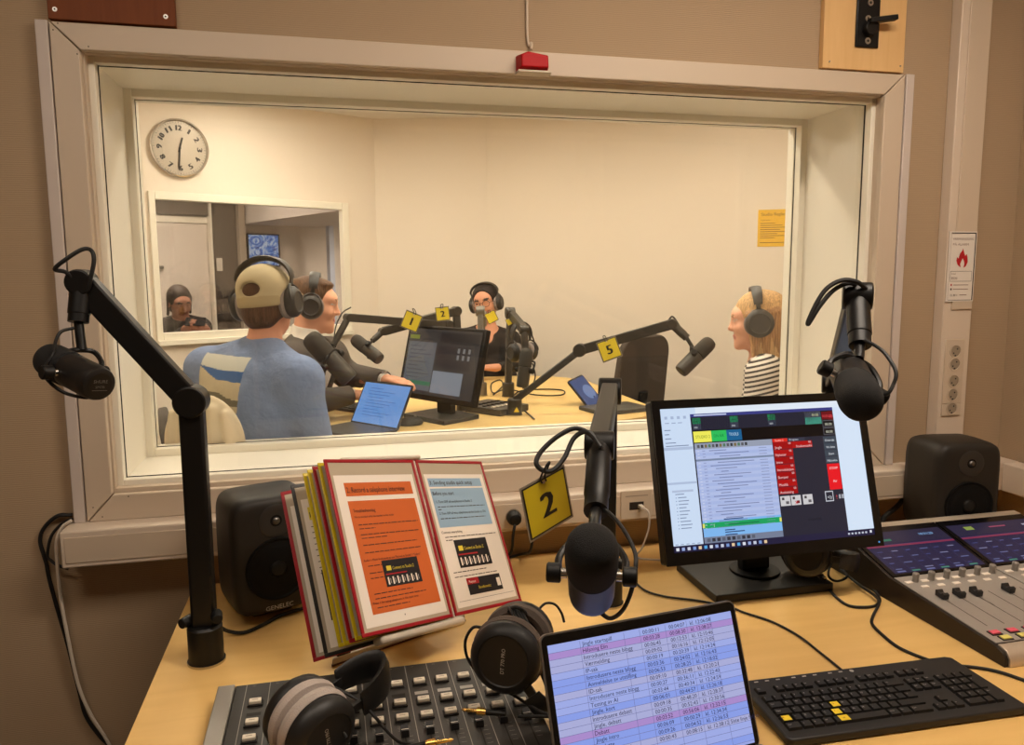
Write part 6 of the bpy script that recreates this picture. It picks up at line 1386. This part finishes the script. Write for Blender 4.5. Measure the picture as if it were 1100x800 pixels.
b = Blob(); b.ell(Lh(0, -.020, .040), (.0805, .0965, .085), 0, .02, R); b.ell(Lh(0, .034, .094), (.058, .040, .018), 0, .02, R); b.ell(Lh(0, .11, .015), (.12, .080, .068), 0, .015, R, 's'); b.ell(Lh(0, .05, -.06), (.12, .07, .075), 0, .015, R, 's'); b.half(Lh(0, 0, -.055), -R.col[2])
part('hair', b.mesh([hairmat('hair_light_brown', (92, 64, 42))], .0045), P2_, angle=180)
trousers(P2_, J, M_SUIT)
d = (J['wrl'] - J['ell']).normalized(); A = axis_frame(J['wrl'] - d * .0, d); b = MB().lathe([(.028, -.008), (.030, -.008), (.030, .008), (.028, .008)], mat('watch_strap', (60, 44, 36), .5), A, 24, caps=False); wt = solid('wrist_watch', b, 'watch with a dark strap on the wrist of the man in the suit', 'watch', J['wrl'])
b = MB().cyl((0, 0, 0), (0, 0, .008), .017, M_CRIM); p = J['wrl'] + (Zv - d * Zv.dot(d)).normalized() * .029; o_ = bpy.data.objects.new('watch_case', _mesh('watch_case', MB().cyl(p, p + (Zv - d * Zv.dot(d)).normalized() * .008, .016, M_CRIM), WM[wt.name].inverted())); COL.objects.link(o_); o_.parent = wt
wear('black headphones worn by the man in the suit', hc, R, 1.02, gap=.160, drop=.132)
office_chair('dark office chair under the man in the suit', J['pel'].x - .06, J['pel'].y, 80, M_CHG, bh=.38, bz=.60)

# ---- woman in a black jumper facing the glass
hc = at(522, 326, 4.75); R = hd(208, 6, -8)
J = dict(neck=at(523, 353, 4.78), shl=at(548, 366, 4.80), shr=at(497, 365, 4.76)); J['pel'] = Vector((J['neck'].x + .02, J['neck'].y + .06, .78))
J['ell'] = at(551, 392, 4.64); J['wrl'] = at(532, 395, 4.50); J['elr'] = at(489, 393, 4.66); J['wrr'] = at(506, 397, 4.42)
P3_, T = person('woman in a black jumper and glasses facing the window', J, hc, R, skin('black', (206, 146, 116), (164, 84, 76), (40, 28, 24)), s=.95, female=True, hands=((at(515, 395, 4.45) - J['wrl'], Zv, 1, .2), ((-.2, -.9, 0), Zv, 1, .2)), arm_r=.85)
Lh = lambda x, y, z, hc=hc, R=R: hc + R @ (Vector((x, y, z)) * .95)
b = Blob(); add_torso(b, J, .012, 0, True); cuffs(b, J, .03, -.020, -.010)
u_, f_ = T.col[2], T.col[1]; b.cap(J['neck'] + u_ * .03 + f_ * .03, J['neck'] + u_ * .2 + f_ * .03, .072, .08, 0, .01, 's'); b.ell(J['neck'] + f_ * .095 - u_ * .015, (.036, .05, .055), 0, .01, T, 's')
part('jumper', b.mesh([mat('jumper_black', (34, 29, 27), .95)], .006), P3_, angle=180)
b = Blob(); b.ell(Lh(0, -.020, .042), (.082, .098, .086), 0, .02, R); b.ell(Lh(0, -.115, .03), (.045, .045, .045), 0, .02, R); b.ell(Lh(0, .118, .010), (.086, .085, .096), 0, .012, R, 's'); b.ell(Lh(0, .05, -.07), (.12, .075, .075), 0, .012, R, 's'); b.half(Lh(0, 0, -.07), -R.col[2])
part('hair', b.mesh([hairmat('hair_black', (34, 26, 24))], .005), P3_, angle=180)
b = MB()
for q in (-1, 1): b.tube([Lh(q * .033 + .024 * math.cos(a), .103 + .002 * math.cos(a) * q, .010 + .020 * math.sin(a)) for a in [2 * math.pi * k / 12 for k in range(12)]], .0018, mat('spectacle_frame', (70, 50, 40), .4), 6, 3, closed=True); b.tube([Lh(q * .056, .100, .016), Lh(q * .074, .06, .014), Lh(q * .078, 0, .006)], .0018, mat('spectacle_frame', (70, 50, 40), .4), 6)
b.tube([Lh(-.010, .104, .014), Lh(0, .112, .018), Lh(.010, .104, .014)], .0018, mat('spectacle_frame', (70, 50, 40), .4), 6)
solid('spectacles', b, 'thin framed spectacles worn by the woman in the black jumper', 'glasses', Lh(0, .1, -.02))
trousers(P3_, J, mat('trousers_dark', (46, 42, 42), .9))
wear('black headphones worn by the woman in the black jumper', hc, R, .97, gap=.158, drop=.130)
office_chair('dark office chair under the woman in the black jumper', J['pel'].x, J['pel'].y, 192, M_CHG, bh=.36, bz=.58)

# ---- blonde woman in a striped top, in profile at the right
hc = at(812, 345, 3.10); R = hd(296, 6, 0)
J = dict(neck=at(820, 389, 3.12), shl=at(822, 402, 2.97), shr=at(826, 398, 3.27)); J['pel'] = Vector((J['neck'].x + .10, J['neck'].y + .03, .76))
J['ell'] = at(806, 470, 2.98); J['wrl'] = Vector((1.50, 1.0, .84)); J['elr'] = at(806, 462, 3.3); J['wrr'] = Vector((1.50, 1.10, .84))
P4_, T = person('blonde woman in a striped top sitting in profile at the right', J, hc, R, skin('blonde', (232, 172, 142), (196, 116, 104), (150, 110, 76)), s=.97, female=True, hands=(((-.8, .5, -.2), Zv, -1, .35), ((-.8, .3, -.2), Zv, 1, .35)), arm_r=.9)
Lh = lambda x, y, z, hc=hc, R=R: hc + R @ (Vector((x, y, z)) * .97)
u_, f_ = T.col[2], T.col[1]
b = Blob(); add_torso(b, J, .014, 0, True)
for s_, e_ in (('shr', 'elr'), ('shl', 'ell')):
    k_ = J[s_] + (J[e_] - J[s_]) * .34; b.cap(J[s_], k_, .064, .062, 0, .03)
for s_, e_ in (('shr', 'elr'), ('shl', 'ell')): d = (J[e_] - J[s_]).normalized(); k_ = J[s_] + (J[e_] - J[s_]) * .34; b.cap(k_ + d * .085, k_ + d * .2, .085, .085, 0, .005, 's')
b.cap(J['neck'] + u_ * .04 + f_ * .02, J['neck'] + u_ * .2 + f_ * .02, .066, .07, 0, .012, 's')
m_, nt, bs_ = nodes('striped_jersey'); tcn = nt.nodes.new('ShaderNodeTexCoord'); sx = nt.nodes.new('ShaderNodeSeparateXYZ'); mm = nt.nodes.new('ShaderNodeMath'); mm.operation = 'MULTIPLY'; mm.inputs[1].default_value = 56.; fr2 = nt.nodes.new('ShaderNodeMath'); fr2.operation = 'FRACT'; gt = nt.nodes.new('ShaderNodeMath'); gt.operation = 'GREATER_THAN'; gt.inputs[1].default_value = .55
mx2 = nt.nodes.new('ShaderNodeMix'); mx2.data_type = 'RGBA'; mx2.inputs[6].default_value = lin((226, 216, 204)) + (1,); mx2.inputs[7].default_value = lin((44, 40, 42)) + (1,)
mp2 = nt.nodes.new('ShaderNodeMapping'); mp2.inputs['Rotation'].default_value = (.18, .22, 0)
nt.links.new(tcn.outputs['Object'], mp2.inputs[0]); nt.links.new(mp2.outputs[0], sx.inputs[0]); nt.links.new(sx.outputs[2], mm.inputs[0]); nt.links.new(mm.outputs[0], fr2.inputs[0]); nt.links.new(fr2.outputs[0], gt.inputs[0]); nt.links.new(gt.outputs[0], mx2.inputs[0]); nt.links.new(mx2.outputs[2], bs_.inputs['Base Color']); bs_.inputs['Roughness'].default_value = .9
part('striped_top', b.mesh([m_], .005), P4_, angle=180)
b = Blob(); b.ell(Lh(0, -.022, .042), (.084, .100, .086), 0, .02, R); b.ell(Lh(0, -.06, -.06), (.078, .060, .11), 0, .04, R); b.ell(Lh(0, -.075, .01), (.080, .056, .09), 0, .03, R)
b.ell(Lh(0, .138, -.012), (.12, .085, .088), 0, .012, R, 's'); b.ell(Lh(0, .075, -.08), (.12, .072, .075), 0, .012, R, 's')
rn = random.Random(4)
for k in range(16):
    a = -1.9 + k * .24; x = .078 * math.sin(a + .0); 
    for q in (-1, 1):
        y0_ = -.085 + k * .0078; b.cap(Lh(q * (.070 + .010 * (k % 2)), y0_, .03), Lh(q * (.074 + rn.uniform(-.006, .010)), y0_ - .010 + rn.uniform(-.01, .01), -.17 + rn.uniform(-.02, .02) + k * .002), .014, .008, k % 2, .012)
M_BL1 = hairmat('hair_blonde', (200, 160, 110), .4); M_BL2 = hairmat('hair_dark_blonde', (168, 124, 82), .4)
part('hair', b.mesh([M_BL1, M_BL2], .0045), P4_, angle=180)
trousers(P4_, J, mat('trousers_dark', (46, 42, 42), .9))
wear('black headphones worn by the blonde woman in the striped top', hc, R, 1.0, gap=.172, drop=.134, r=.053)
office_chair('dark office chair under the blonde woman in the striped top', J['pel'].x, J['pel'].y, 300, M_CHG, bh=.36, bz=.58)

# ---- woman with a phone, in the corridor
hc = at(193, 325, 5.55); R = hd(152, 22, -4)
J = dict(neck=at(194, 344, 5.60), shl=at(216, 352, 5.66), shr=at(180, 352, 5.56)); J['pel'] = Vector((J['neck'].x - .03, J['neck'].y + .05, .76))
J['elr'] = at(176, 374, 5.48); J['wrr'] = at(199, 353.5, 5.26); J['ell'] = at(222, 376, 5.60); J['wrl'] = at(222, 354, 5.28)
P5_, T = person('dark haired woman in a dark top looking down at a phone', J, hc, R, skin('phone', (196, 140, 116), (150, 84, 78), (40, 28, 24)), s=.97, female=True, hands=((at(213, 349.5, 5.20) - J['wrl'], Vector((.3, -.9, .3)), 1, .7), (at(207, 349.5, 5.20) - J['wrr'], Vector((-.3, -.9, .3)), -1, .7)), arm_r=.85)
b = Blob(); add_torso(b, J, .020, 0, True); cuffs(b, J, .02, -.014, -.002); u_, f_ = T.col[2], T.col[1]; b.cap(J['neck'] + u_ * .05 + f_ * .02, J['neck'] + u_ * .2 + f_ * .02, .066, .07, 0, .012, 's')
part('dark_top', b.mesh([mat('top_dark', (66, 60, 56), .95)], .007), P5_, angle=180)
Lh = lambda x, y, z, hc=hc, R=R: hc + R @ Vector((x, y, z))
b = Blob(); b.ell(Lh(0, -.020, .038), (.081, .099, .088), 0, .02, R); b.ell(Lh(0, -.055, -.04), (.066, .05, .07), 0, .03, R); b.ell(Lh(0, .116, -.004), (.076, .085, .102), 0, .012, R, 's'); b.ell(Lh(0, .06, -.09), (.10, .07, .07), 0, .012, R, 's')
for q in (-1, 1): b.cap(Lh(q * .072, -.01, .03), Lh(q * .078, -.01, -.09), .014, .010, 0, .02)
part('hair', b.mesh([hairmat('hair_dark', (52, 40, 34))], .006), P5_, angle=180)
trousers(P5_, J, mat('trousers_dark', (46, 42, 42), .9))
q = at(210, 345.5, 5.19); F = frame(q, RT, up=(FW * .5 + UP)); t = thing('smartphone', 'dark phone held in both hands by the dark haired woman', 'phone', q); part('body', MB().prism(rrect(.140, .066, .010), -.004, .004, mat('phone_dark', (40, 38, 40), .3), F), t, .001); part('camera_lens', MB().cyl(F @ Vector((.06, .022, .004)), F @ Vector((.06, .022, .006)), .008, M_BLACK), t)
office_chair('dark office chair under the dark haired woman in the corridor', J['pel'].x, J['pel'].y, 160, M_CHG, bh=.34, bz=.56)

# ================================================================== the loose headphones
def hp_frame(near, far, band):
    """near/far: centres of the two cups, band: direction of the headband"""
    x = (Vector(near) - Vector(far)); c = (Vector(near) + Vector(far)) / 2; z = Vector(band); z = (z - x.normalized() * z.dot(x.normalized())).normalized(); x.normalize(); y = z.cross(x)
    return Matrix(((x.x, y.x, z.x, c.x), (x.y, y.y, z.y, c.y), (x.z, y.z, z.z, c.z), (0, 0, 0, 1)))
# hung on the studio arm
n_, f_ = V(550, 379, d4 - .20), V(572, 377, d4 - .13)
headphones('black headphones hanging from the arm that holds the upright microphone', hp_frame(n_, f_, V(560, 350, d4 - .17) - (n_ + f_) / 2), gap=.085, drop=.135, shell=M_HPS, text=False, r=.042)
# lying on the left console
n_, f_ = at(343, 785, 1.175), at(322, 765, 1.21)
headphones('black headphones with thick grey pads lying on the left mixing console', hp_frame(n_, f_, at(410, 784, 1.18) - at(330, 776, 1.20)), gap=.046, drop=.140, r=.056, bw=1.5, pad=mat('pale_grey_pad', (176, 164, 156), .95, bump=.6, scale=500),
           cord=[at(372, 792, 1.18), at(356, 765, 1.20), at(343, 740, 1.24), at(338, 733, 1.27), at(352, 735, 1.26), at(385, 752, 1.24), at(403, 770, 1.23), at(412, 781, 1.23), at(430, 797, 1.19), at(455, 800, 1.17)], plug=(at(487, 794, 1.165), at(458, 799, 1.16)))
# leaning up on the right end of the same console
n_, f_ = at(545, 703, 1.30), at(558, 684, 1.38)
headphones('black headphones standing on edge between the left console and the open laptop', hp_frame(n_, f_, at(592, 712, 1.42) - at(558, 694, 1.36)), gap=.085, drop=.118, r=.058, trot=48, pad=mat('brown_grey_pad', (96, 84, 76), .95, bump=.6, scale=500),
           cord=[at(519, 674, 1.33), at(508, 674, 1.33), at(500, 688, 1.33), at(502, 706, 1.34), at(513, 722, 1.345), at(528, 733, 1.345), at(548, 744, 1.32), at(580, 764, 1.26), at(600, 769, 1.25), at(556, 769, 1.235)], plug=(at(496, 762, 1.26), at(556, 768, 1.235)))
h6 = [o for o in bpy.data.objects if o.get('label', '').startswith('black headphones standing on edge')][0]
b = MB()
for k in range(5):
    o_ = (k - 2) * 3.2; b.tube([at(549 + o_ * .6, 648 + abs(k - 2) * 2, 1.40), at(553 + o_ * .8, 654, 1.345), at(560 + o_, 668, 1.315), at(568 + o_, 686, 1.30), at(577 + o_, 706, 1.30)], .0025, M_RUBBER)
b.tube([at(546, 657, 1.37), at(553, 652, 1.335), at(561, 655, 1.335), at(566, 661, 1.37)], .0035, M_RUBBER)
part('cord_bundle', b, h6)
part('cord', MB().tube([at(578, 655, 1.45), at(586, 648, 1.46), at(596, 649, 1.46), at(603, 658, 1.46), at(606, 668, 1.46)], .0025, M_RUBBER), h6)
# under the wide monitor
n_, f_ = at(866, 595, 1.86), at(862, 590, 1.96)
headphones('black headphones lying on the monitor foot under the wide monitor', hp_frame(n_, f_, at(890, 606, 1.95) - at(866, 602, 1.95)), gap=.10, drop=.115, pad=mat('black_pad', (40, 36, 34), .9), text=False, r=.05)
# ================================================================== WORLD AND VIEW
w = bpy.data.worlds.new('world'); SC.world = w; w.use_nodes = True
w.node_tree.nodes['Background'].inputs[0].default_value = (.9, .8, .65, 1); w.node_tree.nodes['Background'].inputs[1].default_value = .02
vs = SC.view_settings; vs.view_transform = 'Standard'; vs.look = 'None'; vs.gamma = 1; vs.use_curve_mapping = False; vs.exposure = 0.0
SC.cycles.max_bounces = 10; SC.cycles.diffuse_bounces = 5; SC.cycles.transparent_max_bounces = 24; SC.cycles.use_denoising = True
SC.cycles.sample_clamp_indirect = 6
bpy.context.view_layer.update()
